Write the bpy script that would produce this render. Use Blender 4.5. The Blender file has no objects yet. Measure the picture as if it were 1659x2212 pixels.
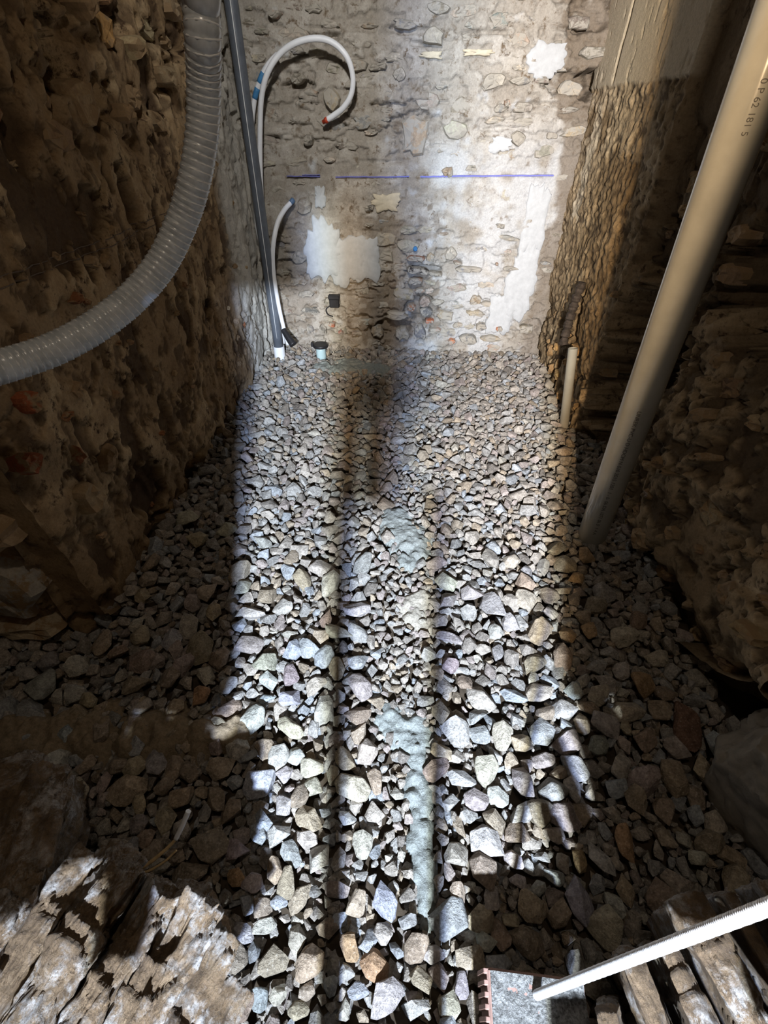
import bpy, bmesh, math, random
import numpy as np
from mathutils import Vector, Matrix

random.seed(7)
rng = np.random.default_rng(7)
C = bpy.context.scene.collection
CAM_AXES = [(0.998476, 0.053628, 0.013041),(-0.045157, 0.657976, 0.751684),(0.031731, -0.751127, 0.659395)]
BIG = [(0.6113, 1.0672, 0.0176),(0.5544, 1.0659, 1.126)]
SMALL = [(0.697, 1.7575, 0.0),(0.6583, 1.8172, 0.3086)]
CONDUIT = [(-0.6757, 2.371, 0.0),(-0.6673, 2.3539, 1.287)]
HOSE = [(-0.2878, 0.8858, 1.1433),(-0.2946, 0.8953, 1.1089),(-0.2994, 0.8911, 1.0741),(-0.3142, 0.9076, 1.0328),(-0.3316, 0.9095, 0.9752),(-0.3535, 0.8979, 0.9176),(-0.3849, 0.887, 0.8612),(-0.4274, 0.858, 0.7999),(-0.4735, 0.8159, 0.7541),(-0.5179, 0.7612, 0.7243),(-0.5598, 0.7045, 0.7072),(-0.5936, 0.6586, 0.702),(-0.6205, 0.607, 0.7053),(-0.6404, 0.5606, 0.7139)]
TUBE_RED = [(-0.6619, 2.42, 0.052),(-0.6629, 2.42, 0.1545),(-0.6748, 2.42, 0.2913),(-0.6821, 2.42, 0.3978),(-0.6806, 2.42, 0.5366),(-0.6742, 2.42, 0.6821),(-0.6576, 2.42, 0.8312),(-0.6373, 2.42, 0.9521),(-0.6176, 2.42, 1.0366),(-0.5848, 2.42, 1.1034),(-0.5324, 2.43, 1.1578),(-0.463, 2.43, 1.1905),(-0.3815, 2.43, 1.2021),(-0.3198, 2.43, 1.1893),(-0.2725, 2.43, 1.1528),(-0.254, 2.44, 1.1013),(-0.2622, 2.45, 1.051),(-0.2967, 2.46, 1.0106),(-0.3412, 2.47, 0.9845),(-0.3696, 2.475, 0.9711)]
TUBE_BLUE = [(-0.6911, 2.47, 0.0319),(-0.6917, 2.47, 0.1366),(-0.7057, 2.47, 0.2762),(-0.7166, 2.47, 0.447),(-0.7253, 2.47, 0.5836),(-0.7145, 2.47, 0.7444),(-0.7023, 2.47, 0.8589),(-0.6858, 2.47, 0.9507),(-0.6632, 2.47, 1.023),(-0.6378, 2.47, 1.0716),(-0.6088, 2.47, 1.112),(-0.5747, 2.47, 1.1422),(-0.5466, 2.47, 1.1604)]
TUBE_SHORT = [(-0.6215, 2.36, 0.0714),(-0.6337, 2.36, 0.1643),(-0.6434, 2.36, 0.2659),(-0.648, 2.36, 0.3929),(-0.6441, 2.37, 0.4802),(-0.6289, 2.38, 0.5545),(-0.6102, 2.41, 0.614),(-0.5837, 2.45, 0.6554),(-0.5547, 2.48, 0.6823)]
SLEEVE = [(-0.6332, 2.35, 0.1514),(-0.6087, 2.33, 0.1217),(-0.5796, 2.31, 0.0896)]
STUB = (-0.4571, 2.4022, 0.0)
BOX = (-0.3849, 2.5, 0.2494)
BLUEPLUG = (0.0236, 2.5, 0.4989)
REBAR = [(0.2018, 0.0407, 0.1115),(0.2892, 0.0779, 0.5668)]
TWIG = [(-0.437, 0.15, 0.03),(-0.3972, 0.1609, 0.05),(-0.3666, 0.1773, 0.07),(-0.3456, 0.1943, 0.085),(-0.3368, 0.2087, 0.1),(-0.3269, 0.2258, 0.12)]
TILE = [(0.146, 0.0661, 0.14),(0.2733, 0.0608, 0.14),(0.2468, -0.0125, 0.14),(0.1296, -0.0188, 0.14)]
SPILL_MID = [(-0.015, 1.098, 0.045),(0.016, 1.046, 0.066),(0.045, 1.006, 0.064),(0.067, 0.958, 0.042),(-0.001, 1.122, 0.045),(0.032, 0.918, 0.034)]
SPILL_LONG = [(0.009, 0.452, 0.035),(0.045, 0.435, 0.045),(0.06, 0.416, 0.034),(0.064, 0.371, 0.024),(0.06, 0.336, 0.026),(0.067, 0.312, 0.027),(0.07, 0.285, 0.025),(0.072, 0.258, 0.026),(0.064, 0.233, 0.029),(0.072, 0.209, 0.025),(0.069, 0.186, 0.024),(0.074, 0.165, 0.02),(0.076, 0.141, 0.017),(0.078, 0.124, 0.014)]
SPILL_BACK = [(-0.422, 2.278, 0.053),(-0.348, 2.267, 0.072),(-0.266, 2.292, 0.085),(-0.18, 2.27, 0.084),(-0.118, 2.246, 0.067),(-0.313, 2.341, 0.061)]
SAND_LEFT = [(-0.771, 0.367, 0.068),(-0.697, 0.376, 0.068),(-0.625, 0.39, 0.064),(-0.538, 0.395, 0.054),(-0.456, 0.39, 0.058),(-0.39, 0.399, 0.054),(-0.332, 0.403, 0.039)]
SAND_MID = [(0.024, 1.459, 0.044),(0.068, 1.416, 0.035),(0.06, 0.723, 0.042),(0.072, 0.784, 0.038),(0.035, 0.766, 0.031)]
STONES = [(-0.275, 0.479, 0.0398, 0.0201, 14.0, 'b'),(-0.209, 0.419, 0.0617, 0.0375, -15.0, 'c'),(-0.28, 0.358, 0.047, 0.0208, 13.0, 'b'),(-0.248, 0.306, 0.0556, 0.0498, 3.0, 'b'),(-0.203, 0.326, 0.031, 0.0305, 3.0, 'w'),(-0.15, 0.343, 0.0462, 0.0345, 3.0, 'c'),(-0.143, 0.312, 0.0378, 0.0328, 3.0, 'c'),(-0.187, 0.364, 0.0376, 0.0324, 3.0, 'w'),(-0.193, 0.273, 0.0325, 0.0361, 67.0, 'w'),(-0.164, 0.292, 0.0358, 0.0354, 101.0, 'n'),(-0.141, 0.255, 0.0538, 0.035, -22.0, 't'),(-0.223, 0.248, 0.0389, 0.028, 115.0, 'b'),(-0.229, 0.225, 0.0392, 0.0263, 126.0, 'b'),(-0.191, 0.224, 0.0417, 0.0327, 3.0, 'w'),(-0.14, 0.224, 0.042, 0.0278, -21.0, 'c'),(-0.221, 0.157, 0.036, 0.0279, 3.0, 'w'),(-0.222, 0.129, 0.0279, 0.0191, 118.0, 'b'),(-0.195, 0.127, 0.0261, 0.0304, 104.0, 'n'),(-0.17, 0.134, 0.0275, 0.0191, 3.0, 'b'),(-0.137, 0.141, 0.0464, 0.0263, 68.0, 't'),(-0.219, 0.094, 0.038, 0.0256, 129.0, 'b'),(-0.188, 0.103, 0.0393, 0.0221, 15.0, 'w'),(-0.132, 0.091, 0.0318, 0.0274, 136.0, 'c'),(-0.162, 0.065, 0.0353, 0.0448, 89.0, 'n'),(-0.174, 0.024, 0.0269, 0.0299, 61.0, 'b'),(-0.146, 0.03, 0.0255, 0.0203, 60.0, 'c'),(-0.105, 0.035, 0.0211, 0.0248, 100.0, 't'),(-0.113, 0.015, 0.0323, 0.0202, 3.0, 't'),(-0.028, 0.04, 0.0317, 0.02, 3.0, 'b'),(-0.069, 0.042, 0.022, 0.0217, 112.0, 'b'),(0.061, 0.025, 0.0365, 0.021, 3.0, 'w'),(0.006, 0.105, 0.0277, 0.0308, 80.0, 'w'),(0.045, 0.122, 0.03, 0.0203, 3.0, 'g'),(0.086, 0.085, 0.0332, 0.0219, 3.0, 'w'),(-0.085, 0.106, 0.0371, 0.0244, 3.0, 'n'),(0.209, 0.802, 0.0641, 0.041, -23.0, 'w'),(0.264, 0.768, 0.0888, 0.0611, -54.0, 'w'),(0.339, 0.939, 0.0521, 0.0443, 4.0, 'c'),(0.376, 0.896, 0.0401, 0.0399, 4.0, 'g'),(0.633, 1.531, 0.0656, 0.0496, 4.0, 't'),(0.523, 1.197, 0.0561, 0.0466, -46.0, 'n'),(0.568, 0.979, 0.0597, 0.045, -82.0, 'o'),(0.517, 0.883, 0.0488, 0.0362, 16.0, 'o'),(0.46, 0.837, 0.0487, 0.0288, -10.0, 't'),(0.505, 0.709, 0.0357, 0.0442, 4.0, 'o'),(0.263, 0.69, 0.0354, 0.0421, 4.0, 'w'),(0.142, 0.589, 0.0477, 0.0406, -64.0, 'v'),(0.257, 0.627, 0.0477, 0.0285, 74.0, 'g'),(0.427, 0.814, 0.0458, 0.0538, 4.0, 'n'),(0.187, 0.237, 0.0629, 0.0478, -24.0, 'w'),(0.218, 0.313, 0.0411, 0.0339, 3.0, 'w'),(0.187, 0.161, 0.0343, 0.0332, 96.0, 'w'),(0.166, 0.132, 0.0357, 0.0423, 84.0, 't'),(0.237, 0.108, 0.0413, 0.0512, 93.0, 'n'),(0.215, 0.135, 0.0233, 0.0272, 81.0, 't'),(0.439, 0.253, 0.0574, 0.0302, 82.0, 'o'),(0.473, 0.178, 0.0514, 0.0463, 80.0, 'n'),(0.417, 0.184, 0.0464, 0.0269, 71.0, 't'),(0.371, 0.294, 0.0398, 0.0385, 75.0, 'n'),(0.298, 0.144, 0.0329, 0.0367, -62.0, 'n'),(0.236, 0.185, 0.0314, 0.0208, -9.0, 'w'),(0.267, 0.178, 0.0284, 0.0216, 3.0, 'w'),(0.3, 0.195, 0.0347, 0.0223, -14.0, 'g'),(0.129, 0.163, 0.0318, 0.025, 86.0, 't'),(0.128, 0.054, 0.0312, 0.0209, 86.0, 'g'),(0.314, 0.258, 0.039, 0.0267, 3.0, 'c'),(0.586, 0.57, 0.0577, 0.0591, -67.0, 'o'),(0.629, 0.551, 0.0417, 0.0476, -21.0, 'n'),(0.605, 0.508, 0.0493, 0.0485, -21.0, 'n'),(0.516, 0.467, 0.0386, 0.0221, 71.0, 't'),(0.651, 0.475, 0.0983, 0.0545, 66.0, 'r'),(0.605, 0.426, 0.0455, 0.0359, -65.0, 'v'),(0.641, 0.387, 0.0574, 0.039, -95.0, 't'),(0.533, 0.31, 0.0521, 0.0329, 73.0, 'n'),(0.487, 0.324, 0.0517, 0.0404, -81.0, 'n'),(0.597, 0.262, 0.0498, 0.0436, -23.0, 'n'),(-0.612, 0.961, 0.0588, 0.0529, 4.0, 't'),(-0.446, 0.841, 0.0549, 0.0624, 4.0, 't'),(-0.686, 0.796, 0.0485, 0.0547, 4.0, 'n'),(-0.68, 0.743, 0.0371, 0.0436, 4.0, 't'),(-0.632, 0.624, 0.0527, 0.0548, 4.0, 't'),(-0.601, 0.554, 0.0633, 0.0551, 4.0, 'n'),(-0.474, 0.601, 0.0861, 0.0608, 110.0, 'n'),(-0.416, 0.57, 0.0484, 0.051, 4.0, 'n'),(-0.515, 0.513, 0.0496, 0.0441, 70.0, 'n'),(-0.536, 0.728, 0.044, 0.0431, 4.0, 'v'),(-0.474, 0.703, 0.0385, 0.0484, 4.0, 't'),(-0.664, 0.575, 0.0443, 0.0329, 4.0, 'n'),(-0.583, 0.49, 0.0626, 0.0408, 3.0, 'n'),(-0.669, 0.449, 0.0445, 0.0345, 119.0, 't'),(-0.468, 0.44, 0.0441, 0.0476, 3.0, 't'),(-0.602, 0.322, 0.0352, 0.0269, 63.0, 't'),(-0.39, 0.274, 0.0431, 0.0313, 13.0, 't'),(-0.404, 0.238, 0.0482, 0.0356, 102.0, 't'),(-0.463, 0.26, 0.0329, 0.0314, 79.0, 't'),(-0.548, 0.292, 0.03, 0.0375, 38.0, 'v'),(-0.43, 0.293, 0.0334, 0.036, 78.0, 'n'),(-0.321, 0.277, 0.0492, 0.0364, 97.0, 'n'),(-0.287, 0.259, 0.0465, 0.0403, 3.0, 'n'),(-0.31, 0.204, 0.0673, 0.0525, 3.0, 'n'),(-0.331, 0.156, 0.0628, 0.0407, 3.0, 'n'),(-0.391, 0.32, 0.0401, 0.0389, 3.0, 'n'),(-0.536, 0.322, 0.0366, 0.0336, 3.0, 'n'),(-0.45, 0.23, 0.0289, 0.0313, 35.0, 'v'),(-0.288, 0.131, 0.037, 0.0367, 109.0, 'n'),(-0.43, 0.206, 0.0363, 0.0297, 3.0, 'n')]


# ------------------------------------------------------------------ camera
cam_d = bpy.data.cameras.new('camera')
cam_d.sensor_fit = 'HORIZONTAL'
cam_d.sensor_width = 36.0
cam_d.lens = 36.0 * 986.0 / 1659.0
cam_d.clip_start = 0.01
cam = bpy.data.objects.new('camera', cam_d)
C.objects.link(cam)
ax, ay, az = CAM_AXES
cam.matrix_world = Matrix(((ax[0], ay[0], az[0], 0), (ax[1], ay[1], az[1], 0), (ax[2], ay[2], az[2], 1.0), (0, 0, 0, 1)))
bpy.context.scene.camera = cam

# ------------------------------------------------------------------ world, lights, exposure
sc = bpy.context.scene
world = bpy.data.worlds.new('world')
sc.world = world
world.use_nodes = True
world.node_tree.nodes['Background'].inputs[0].default_value = (1.0, 0.75, 0.5, 1)
world.node_tree.nodes['Background'].inputs[1].default_value = 0.012
sc.view_settings.view_transform = 'Standard'
sc.view_settings.look = 'None'
sc.view_settings.exposure = 0.0
sc.view_settings.gamma = 1.0


def spot(name, loc, target, power, color, radius, angle=100, blend=1.0):
    d = bpy.data.lights.new(name, 'SPOT')
    d.energy, d.color, d.shadow_soft_size = power, color, radius
    d.spot_size, d.spot_blend = math.radians(angle), blend
    o = bpy.data.objects.new(name, d)
    C.objects.link(o)
    o.location = loc
    o.rotation_euler = (Vector(target) - Vector(loc)).to_track_quat('-Z', 'Y').to_euler()
    return o


# the work light standing behind the photographer: several LEDs side by side
spot('work_light_cool', (0.072, -1.10, 1.25), (0.10, 2.5, 0.0), 410, (0.52, 0.66, 1.0), 0.020, 84)
spot('work_light_white', (0.040, -1.10, 1.25), (0.24, 2.5, 0.0), 470, (0.92, 0.99, 0.96), 0.020, 84)
spot('work_light_warm', (0.000, -1.10, 1.25), (0.80, 2.0, 1.05), 480, (1.0, 0.70, 0.40), 0.035, 70)
# added fill: an overhead point light, and a spot brightening the upper back wall
fill_lamp_d = bpy.data.lights.new('overhead_fill', 'POINT')
fill_lamp_d.energy, fill_lamp_d.color, fill_lamp_d.shadow_soft_size = 8.5, (1.0, 0.84, 0.66), 0.04
fill_lamp = bpy.data.objects.new('overhead_fill', fill_lamp_d)
C.objects.link(fill_lamp)
fill_lamp.location = (0.0, 0.20, 1.85)
spot('wall_fill_spot', (-0.20, 0.75, 1.75), (-0.36, 2.5, 0.92), 105, (1.0, 0.97, 0.93), 0.05, 62)


# ------------------------------------------------------------------ helpers: noise
def _h(i, j, k, s):
    n = (i.astype(np.uint32) * np.uint32(374761393) + j.astype(np.uint32) * np.uint32(668265263)
         + k.astype(np.uint32) * np.uint32(2147483647) + np.uint32((s * 974634777) & 0xffffffff))
    n = (n ^ (n >> np.uint32(13))) * np.uint32(1274126177)
    n = (n ^ (n >> np.uint32(16))) * np.uint32(2246822519)
    n = n ^ (n >> np.uint32(15))
    return n.astype(np.float64) / 4294967295.0


def vn(p, s=0):
    """value noise in -1..1 at points p (N,3)"""
    f = np.floor(p)
    i = f.astype(np.int64)
    t = p - f
    t = t * t * t * (t * (t * 6 - 15) + 10)
    r = 0
    for a in (0, 1):
        for b in (0, 1):
            for c in (0, 1):
                w = (t[:, 0] if a else 1 - t[:, 0]) * (t[:, 1] if b else 1 - t[:, 1]) * (t[:, 2] if c else 1 - t[:, 2])
                r = r + w * _h(i[:, 0] + a, i[:, 1] + b, i[:, 2] + c, s)
    return r * 2 - 1


def fbm(p, o=4, s=0, g=0.5):
    r, a, tot = 0, 1.0, 0
    for k in range(o):
        r = r + a * vn(p * 2.0 ** k, s + k)
        tot += a
        a *= g
    return r / tot


def sstep(a, b, x):
    t = np.clip((x - a) / (b - a), 0, 1)
    return t * t * (3 - 2 * t)


# ------------------------------------------------------------------ helpers: objects
def link_mesh(name, me, mat=None, parent=None):
    o = bpy.data.objects.new(name, me)
    C.objects.link(o)
    if mat is not None:
        me.materials.append(mat)
    if parent is not None:
        o.parent = parent
        if parent.type == 'EMPTY':
            o.matrix_parent_inverse = Matrix.Translation(-parent.location)
    return o


def mesh_np(name, v, f, smooth=True):
    """v (N,3), f (M,k) arrays"""
    me = bpy.data.meshes.new(name)
    v = np.asarray(v, dtype=np.float32)
    f = np.asarray(f, dtype=np.int32)
    k = f.shape[1]
    me.vertices.add(len(v))
    me.vertices.foreach_set('co', v.ravel())
    me.loops.add(f.size)
    me.loops.foreach_set('vertex_index', f.ravel())
    me.polygons.add(len(f))
    me.polygons.foreach_set('loop_start', np.arange(0, f.size, k, dtype=np.int32))
    me.update(calc_edges=True)
    me.validate()
    me.polygons.foreach_set('use_smooth', np.full(len(me.polygons), smooth))
    return me


def col_attr(me, name, c):
    """colour attribute on points, c (N,3)"""
    a = me.color_attributes.new(name, 'FLOAT_COLOR', 'POINT')
    c4 = np.ones((len(c), 4), dtype=np.float32)
    c4[:, :3] = c
    a.data.foreach_set('color', c4.ravel())


def tag(o, label=None, cat=None, group=None, kind=None):
    if label:
        o['label'] = label
    if cat:
        o['category'] = cat
    if group:
        o['group'] = group
    if kind:
        o['kind'] = kind
    return o


def thing(name, loc, label, cat, group=None):
    o = bpy.data.objects.new(name, None)
    C.objects.link(o)
    o.empty_display_size = 0.02
    o.location = loc
    bpy.context.view_layer.update()
    return tag(o, label, cat, group)


def spline(pts, n):
    """Catmull-Rom through pts, resampled to n points at equal steps"""
    P = np.array([pts[0]] + list(pts) + [pts[-1]], float)
    P[0] = 2 * P[1] - P[2]
    P[-1] = 2 * P[-2] - P[-3]
    out = []
    for i in range(1, len(P) - 2):
        t = np.linspace(0, 1, 24, endpoint=False)[:, None]
        a, b, c, d = P[i - 1], P[i], P[i + 1], P[i + 2]
        out.append(0.5 * (2 * b + (c - a) * t + (2 * a - 5 * b + 4 * c - d) * t ** 2 + (3 * b - a - 3 * c + d) * t ** 3))
    Q = np.vstack(out + [P[-2:-1]])
    s = np.r_[0, np.cumsum(np.linalg.norm(np.diff(Q, axis=0), axis=1))]
    u = np.linspace(0, s[-1], n)
    return np.stack([np.interp(u, s, Q[:, k]) for k in range(3)], 1), s[-1]


def frames(Q):
    T = np.gradient(Q, axis=0)
    T /= np.linalg.norm(T, axis=1)[:, None]
    N = np.zeros_like(T)
    a = np.array([0.0, 0, 1]) if abs(T[0, 2]) < 0.9 else np.array([1.0, 0, 0])
    n = np.cross(T[0], a)
    for i in range(len(T)):
        n = n - T[i] * np.dot(n, T[i])
        n /= np.linalg.norm(n)
        N[i] = n
    return T, N, np.cross(T, N)


def tube_mesh(name, Q, r, sides=12, cap=True, smooth=True):
    """tube along points Q with radius r (scalar or per point)"""
    n = len(Q)
    T, N, B = frames(Q)
    r = np.broadcast_to(np.asarray(r, float), (n,))
    a = np.linspace(0, 2 * math.pi, sides, endpoint=False)
    v = Q[:, None] + r[:, None, None] * (np.cos(a)[None, :, None] * N[:, None] + np.sin(a)[None, :, None] * B[:, None])
    v = v.reshape(-1, 3)
    i, j = np.meshgrid(np.arange(n - 1), np.arange(sides), indexing='ij')
    j2 = (j + 1) % sides
    f = np.stack([i * sides + j, i * sides + j2, (i + 1) * sides + j2, (i + 1) * sides + j], -1).reshape(-1, 4)
    me = mesh_np(name, v, f, smooth)
    if cap:
        bm = bmesh.new()
        bm.from_mesh(me)
        bm.verts.ensure_lookup_table()
        bm.faces.new([bm.verts[k] for k in range(sides)][::-1])
        bm.faces.new([bm.verts[(n - 1) * sides + k] for k in range(sides)])
        bm.to_mesh(me)
        bm.free()
    return me


def lathe_tube(name, p0, p1, r_out, r_in, sides=32, segs=2, depth=0.12):
    """open pipe from p0 to p1 with a wall and a visible bore at the p1 end"""
    p0, p1 = np.array(p0, float), np.array(p1, float)
    d = (p1 - p0) / np.linalg.norm(p1 - p0)
    prof = [(0.0, r_out)] + [(k / segs, r_out) for k in range(1, segs)] + [(1.0, r_out * 0.99)]
    pts = [(p0 + (p1 - p0) * t, r) for t, r in prof]
    pts += [(p1, r_in), (p1 - d * depth, r_in), (p1 - d * depth, r_in * 0.05)]
    a = np.cross(d, [0, 0, 1.0] if abs(d[2]) < 0.9 else [1.0, 0, 0])
    a /= np.linalg.norm(a)
    b = np.cross(d, a)
    th = np.linspace(0, 2 * math.pi, sides, endpoint=False)
    v = np.vstack([p + r * (np.cos(th)[:, None] * a + np.sin(th)[:, None] * b) for p, r in pts])
    f = []
    for i in range(len(pts) - 1):
        for j in range(sides):
            f.append((i * sides + j, i * sides + (j + 1) % sides, (i + 1) * sides + (j + 1) % sides, (i + 1) * sides + j))
    me = mesh_np(name, v, f, True)
    try:
        me.set_sharp_from_angle(angle=math.radians(40))
    except Exception:
        pass
    return me


# ------------------------------------------------------------------ helpers: materials
class NT:
    def __init__(self, name):
        self.m = bpy.data.materials.new(name)
        self.m.use_nodes = True
        self.t = self.m.node_tree
        self.b = self.t.nodes['Principled BSDF']

    def n(self, typ, **kw):
        x = self.t.nodes.new(typ)
        for k, v in kw.items():
            if k in x.inputs:
                x.inputs[k].default_value = v
            else:
                setattr(x, k, v)
        return x

    def l(self, a, b):
        self.t.links.new(a, b)

    def coord(self, scale=(1, 1, 1), kind='Object'):
        c = self.n('ShaderNodeTexCoord')
        m = self.n('ShaderNodeMapping')
        m.inputs['Scale'].default_value = scale
        self.l(c.outputs[kind], m.inputs['Vector'])
        return m.outputs['Vector']

    def noise(self, vec, scale, detail=5, rough=0.6, dist=0.0):
        x = self.n('ShaderNodeTexNoise', Scale=scale, Detail=detail, Roughness=rough, Distortion=dist)
        self.l(vec, x.inputs['Vector'])
        return x.outputs['Fac']

    def ramp(self, fac, stops, interp='LINEAR'):
        r = self.n('ShaderNodeValToRGB')
        r.color_ramp.interpolation = interp
        e = r.color_ramp.elements
        while len(e) > len(stops):
            e.remove(e[-1])
        while len(e) < len(stops):
            e.new(0.5)
        for el, (p, c) in zip(e, stops):
            el.position = p
            el.color = (*c, 1) if len(c) == 3 else c
        self.l(fac, r.inputs['Fac'])
        return r.outputs['Color']

    def mix(self, fac, a, b, mode='MIX'):
        x = self.n('ShaderNodeMix', data_type='RGBA', blend_type=mode)
        for sock, val in ((x.inputs[0], fac), (x.inputs[6], a), (x.inputs[7], b)):
            if isinstance(val, (int, float)):
                sock.default_value = val
            elif isinstance(val, tuple):
                sock.default_value = (*val, 1)
            else:
                self.l(val, sock)
        return x.outputs[2]

    def bump(self, h, strength=0.5, dist=0.01, prev=None):
        x = self.n('ShaderNodeBump', Strength=strength, Distance=dist)
        self.l(h, x.inputs['Height'])
        if prev is not None:
            self.l(prev, x.inputs['Normal'])
        return x.outputs['Normal']

    def done(self, color=None, rough=0.9, normal=None, spec=0.2, **kw):
        if color is not None:
            if isinstance(color, tuple):
                self.b.inputs['Base Color'].default_value = (*color, 1)
            else:
                self.l(color, self.b.inputs['Base Color'])
        if isinstance(rough, (int, float)):
            self.b.inputs['Roughness'].default_value = rough
        else:
            self.l(rough, self.b.inputs['Roughness'])
        if normal is not None:
            self.l(normal, self.b.inputs['Normal'])
        self.b.inputs['Specular IOR Level'].default_value = spec
        for k, v in kw.items():
            self.b.inputs[k.replace('_', ' ')].default_value = v
        return self.m


BW = (0, 0, 0), (1, 1, 1)


def mat_stone(name, source):
    """stone with its own colour from the object colour or a point attribute"""
    t = NT(name)
    v = t.coord((1, 1, 1))
    if source == 'object':
        c = t.n('ShaderNodeObjectInfo').outputs['Color']
        v = t.n('ShaderNodeNewGeometry').outputs['Position']
    else:
        c = t.n('ShaderNodeAttribute', attribute_name='Col').outputs['Color']
    n1 = t.noise(v, 70, 6, 0.7)
    n2 = t.noise(v, 260, 3, 0.6)
    c = t.mix(0.75, c, t.ramp(n1, [(0.3, (0.36, 0.34, 0.32)), (0.65, (1.25, 1.22, 1.18))]), 'MULTIPLY')
    c = t.mix(0.5, c, t.ramp(n2, [(0.3, (0.45, 0.44, 0.43)), (0.6, (1.2, 1.2, 1.2))]), 'MULTIPLY')
    c = t.mix(t.ramp(n2, [(0.60, BW[0]), (0.75, BW[1])]), c, t.mix(0.45, c, (0.75, 0.72, 0.66)))
    nb = t.bump(n1, 0.9, 0.010)
    nb = t.bump(n2, 0.6, 0.003, nb)
    return t.done(c, 0.88, nb, 0.25)


def mat_wall_rough(name, dark, mid, light, pit, white=None):
    """earthy lime plaster; the attribute Tone holds: r plaster left on, g pale lime and painted light, b dark soil and painted recess shade"""
    t = NT(name)
    v = t.coord()
    tone = t.n('ShaderNodeAttribute', attribute_name='Tone').outputs['Color']
    sep = t.n('ShaderNodeSeparateColor')
    t.l(tone, sep.inputs[0])
    n1 = t.noise(v, 9, 8, 0.68, 0.4)
    n2 = t.noise(v, 34, 8, 0.72, 0.2)
    n3 = t.noise(v, 150, 4, 0.65)
    c = t.ramp(n1, [(0.32, dark), (0.5, mid), (0.66, light)])
    c = t.mix(t.ramp(n2, [(0.36, BW[1]), (0.46, BW[0])]), c, pit)
    c = t.mix(sep.outputs[0], t.mix(0.55, c, dark), c)
    if white is not None:
        c = t.mix(sep.outputs[1], c, white)
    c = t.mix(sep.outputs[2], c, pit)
    c = t.mix(0.35, c, t.ramp(n3, [(0.3, (0.5, 0.48, 0.46)), (0.65, (1.3, 1.28, 1.25))]), 'MULTIPLY')
    nb = t.bump(n2, 0.5, 0.008)
    nb = t.bump(n3, 0.5, 0.003, nb)
    return t.done(c, 0.95, nb, 0.12)


def mat_simple(name, col, rough=0.6, var=0.2, scale=60, bump=0.2, spec=0.3, dist=0.003, **kw):
    t = NT(name)
    v = t.coord()
    n = t.noise(v, scale, 6, 0.65)
    a = tuple(x * (1 - var) for x in col)
    b = tuple(min(1, x * (1 + var)) for x in col)
    c = t.ramp(n, [(0.3, a), (0.7, b)])
    return t.done(c, rough, t.bump(n, bump, dist), spec, **kw)


M_ST_OBJ = mat_stone('loose_stone', 'object')
M_ST_ATT = mat_stone('gravel_mix', 'attribute')
def mat_masonry(name, mud, amount):
    """a stone in the wall, half hidden under smeared plaster"""
    t = NT(name)
    info = t.n('ShaderNodeObjectInfo')
    geo = t.n('ShaderNodeNewGeometry')
    v = geo.outputs['Position']
    n1 = t.noise(v, 22, 8, 0.7, 0.4)
    n2 = t.noise(v, 90, 6, 0.7)
    n3 = t.noise(v, 300, 3, 0.6)
    c = t.mix(0.6, info.outputs['Color'], t.ramp(n2, [(0.3, (0.5, 0.48, 0.46)), (0.68, (1.3, 1.28, 1.25))]), 'MULTIPLY')
    c = t.mix(t.ramp(n1, [(amount, BW[0]), (amount + 0.07, BW[1])]), c, mud)
    nb = t.bump(n2, 0.6, 0.006)
    nb = t.bump(n3, 0.4, 0.002, nb)
    return t.done(c, 0.93, nb, 0.15)


M_MAS_BACK = mat_masonry('masonry_under_plaster', (0.36, 0.335, 0.29), 0.44)
M_MAS_EARTH = mat_masonry('masonry_under_earth', (0.28, 0.19, 0.105), 0.47)
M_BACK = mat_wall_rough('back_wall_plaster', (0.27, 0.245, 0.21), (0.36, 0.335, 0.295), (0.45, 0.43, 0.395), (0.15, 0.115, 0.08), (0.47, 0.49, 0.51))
M_LEFT = mat_wall_rough('left_wall_earth', (0.19, 0.125, 0.068), (0.33, 0.235, 0.135), (0.46, 0.35, 0.215), (0.05, 0.030, 0.018), (0.50, 0.49, 0.45))
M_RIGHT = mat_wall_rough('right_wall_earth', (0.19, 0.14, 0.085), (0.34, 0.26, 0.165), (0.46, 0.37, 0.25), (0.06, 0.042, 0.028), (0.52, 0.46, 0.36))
M_SOIL = mat_simple('dark_soil', (0.055, 0.042, 0.03), 0.95, 0.4, 40, 0.6, 0.1)
M_MORTAR = mat_simple('grey_mortar', (0.25, 0.27, 0.26), 0.92, 0.35, 230, 0.9, 0.15, 0.004)
M_WETMORTAR = mat_simple('wet_mortar', (0.20, 0.22, 0.21), 0.75, 0.25, 120, 0.6, 0.25, 0.003)
M_CRUST = mat_simple('tile_crust', (0.24, 0.24, 0.235), 0.95, 0.75, 260, 1.0, 0.15, 0.006)
M_SAND = mat_simple('brown_sand', (0.24, 0.19, 0.13), 0.95, 0.3, 160, 0.8, 0.1, 0.004)
M_SANDG = mat_simple('grey_sand', (0.36, 0.33, 0.28), 0.95, 0.3, 200, 0.8, 0.1, 0.004)
M_PIPE = mat_simple('pale_grey_pvc', (0.29, 0.285, 0.26), 0.11, 0.10, 14, 0.02, 0.7, 0.002)
M_CONDUIT = mat_simple('slate_grey_pvc', (0.10, 0.115, 0.14), 0.42, 0.18, 30, 0.05, 0.4, 0.002)
M_WHITE = mat_simple('white_plastic', (0.74, 0.77, 0.82), 0.4, 0.06, 20, 0.03, 0.4, 0.001)
M_BLACK = mat_simple('black_plastic', (0.015, 0.015, 0.018), 0.45, 0.3, 40, 0.1, 0.4, 0.001)
M_RED = mat_simple('red_plastic', (0.42, 0.05, 0.02), 0.45, 0.1, 40, 0.05, 0.4, 0.001)
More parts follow.
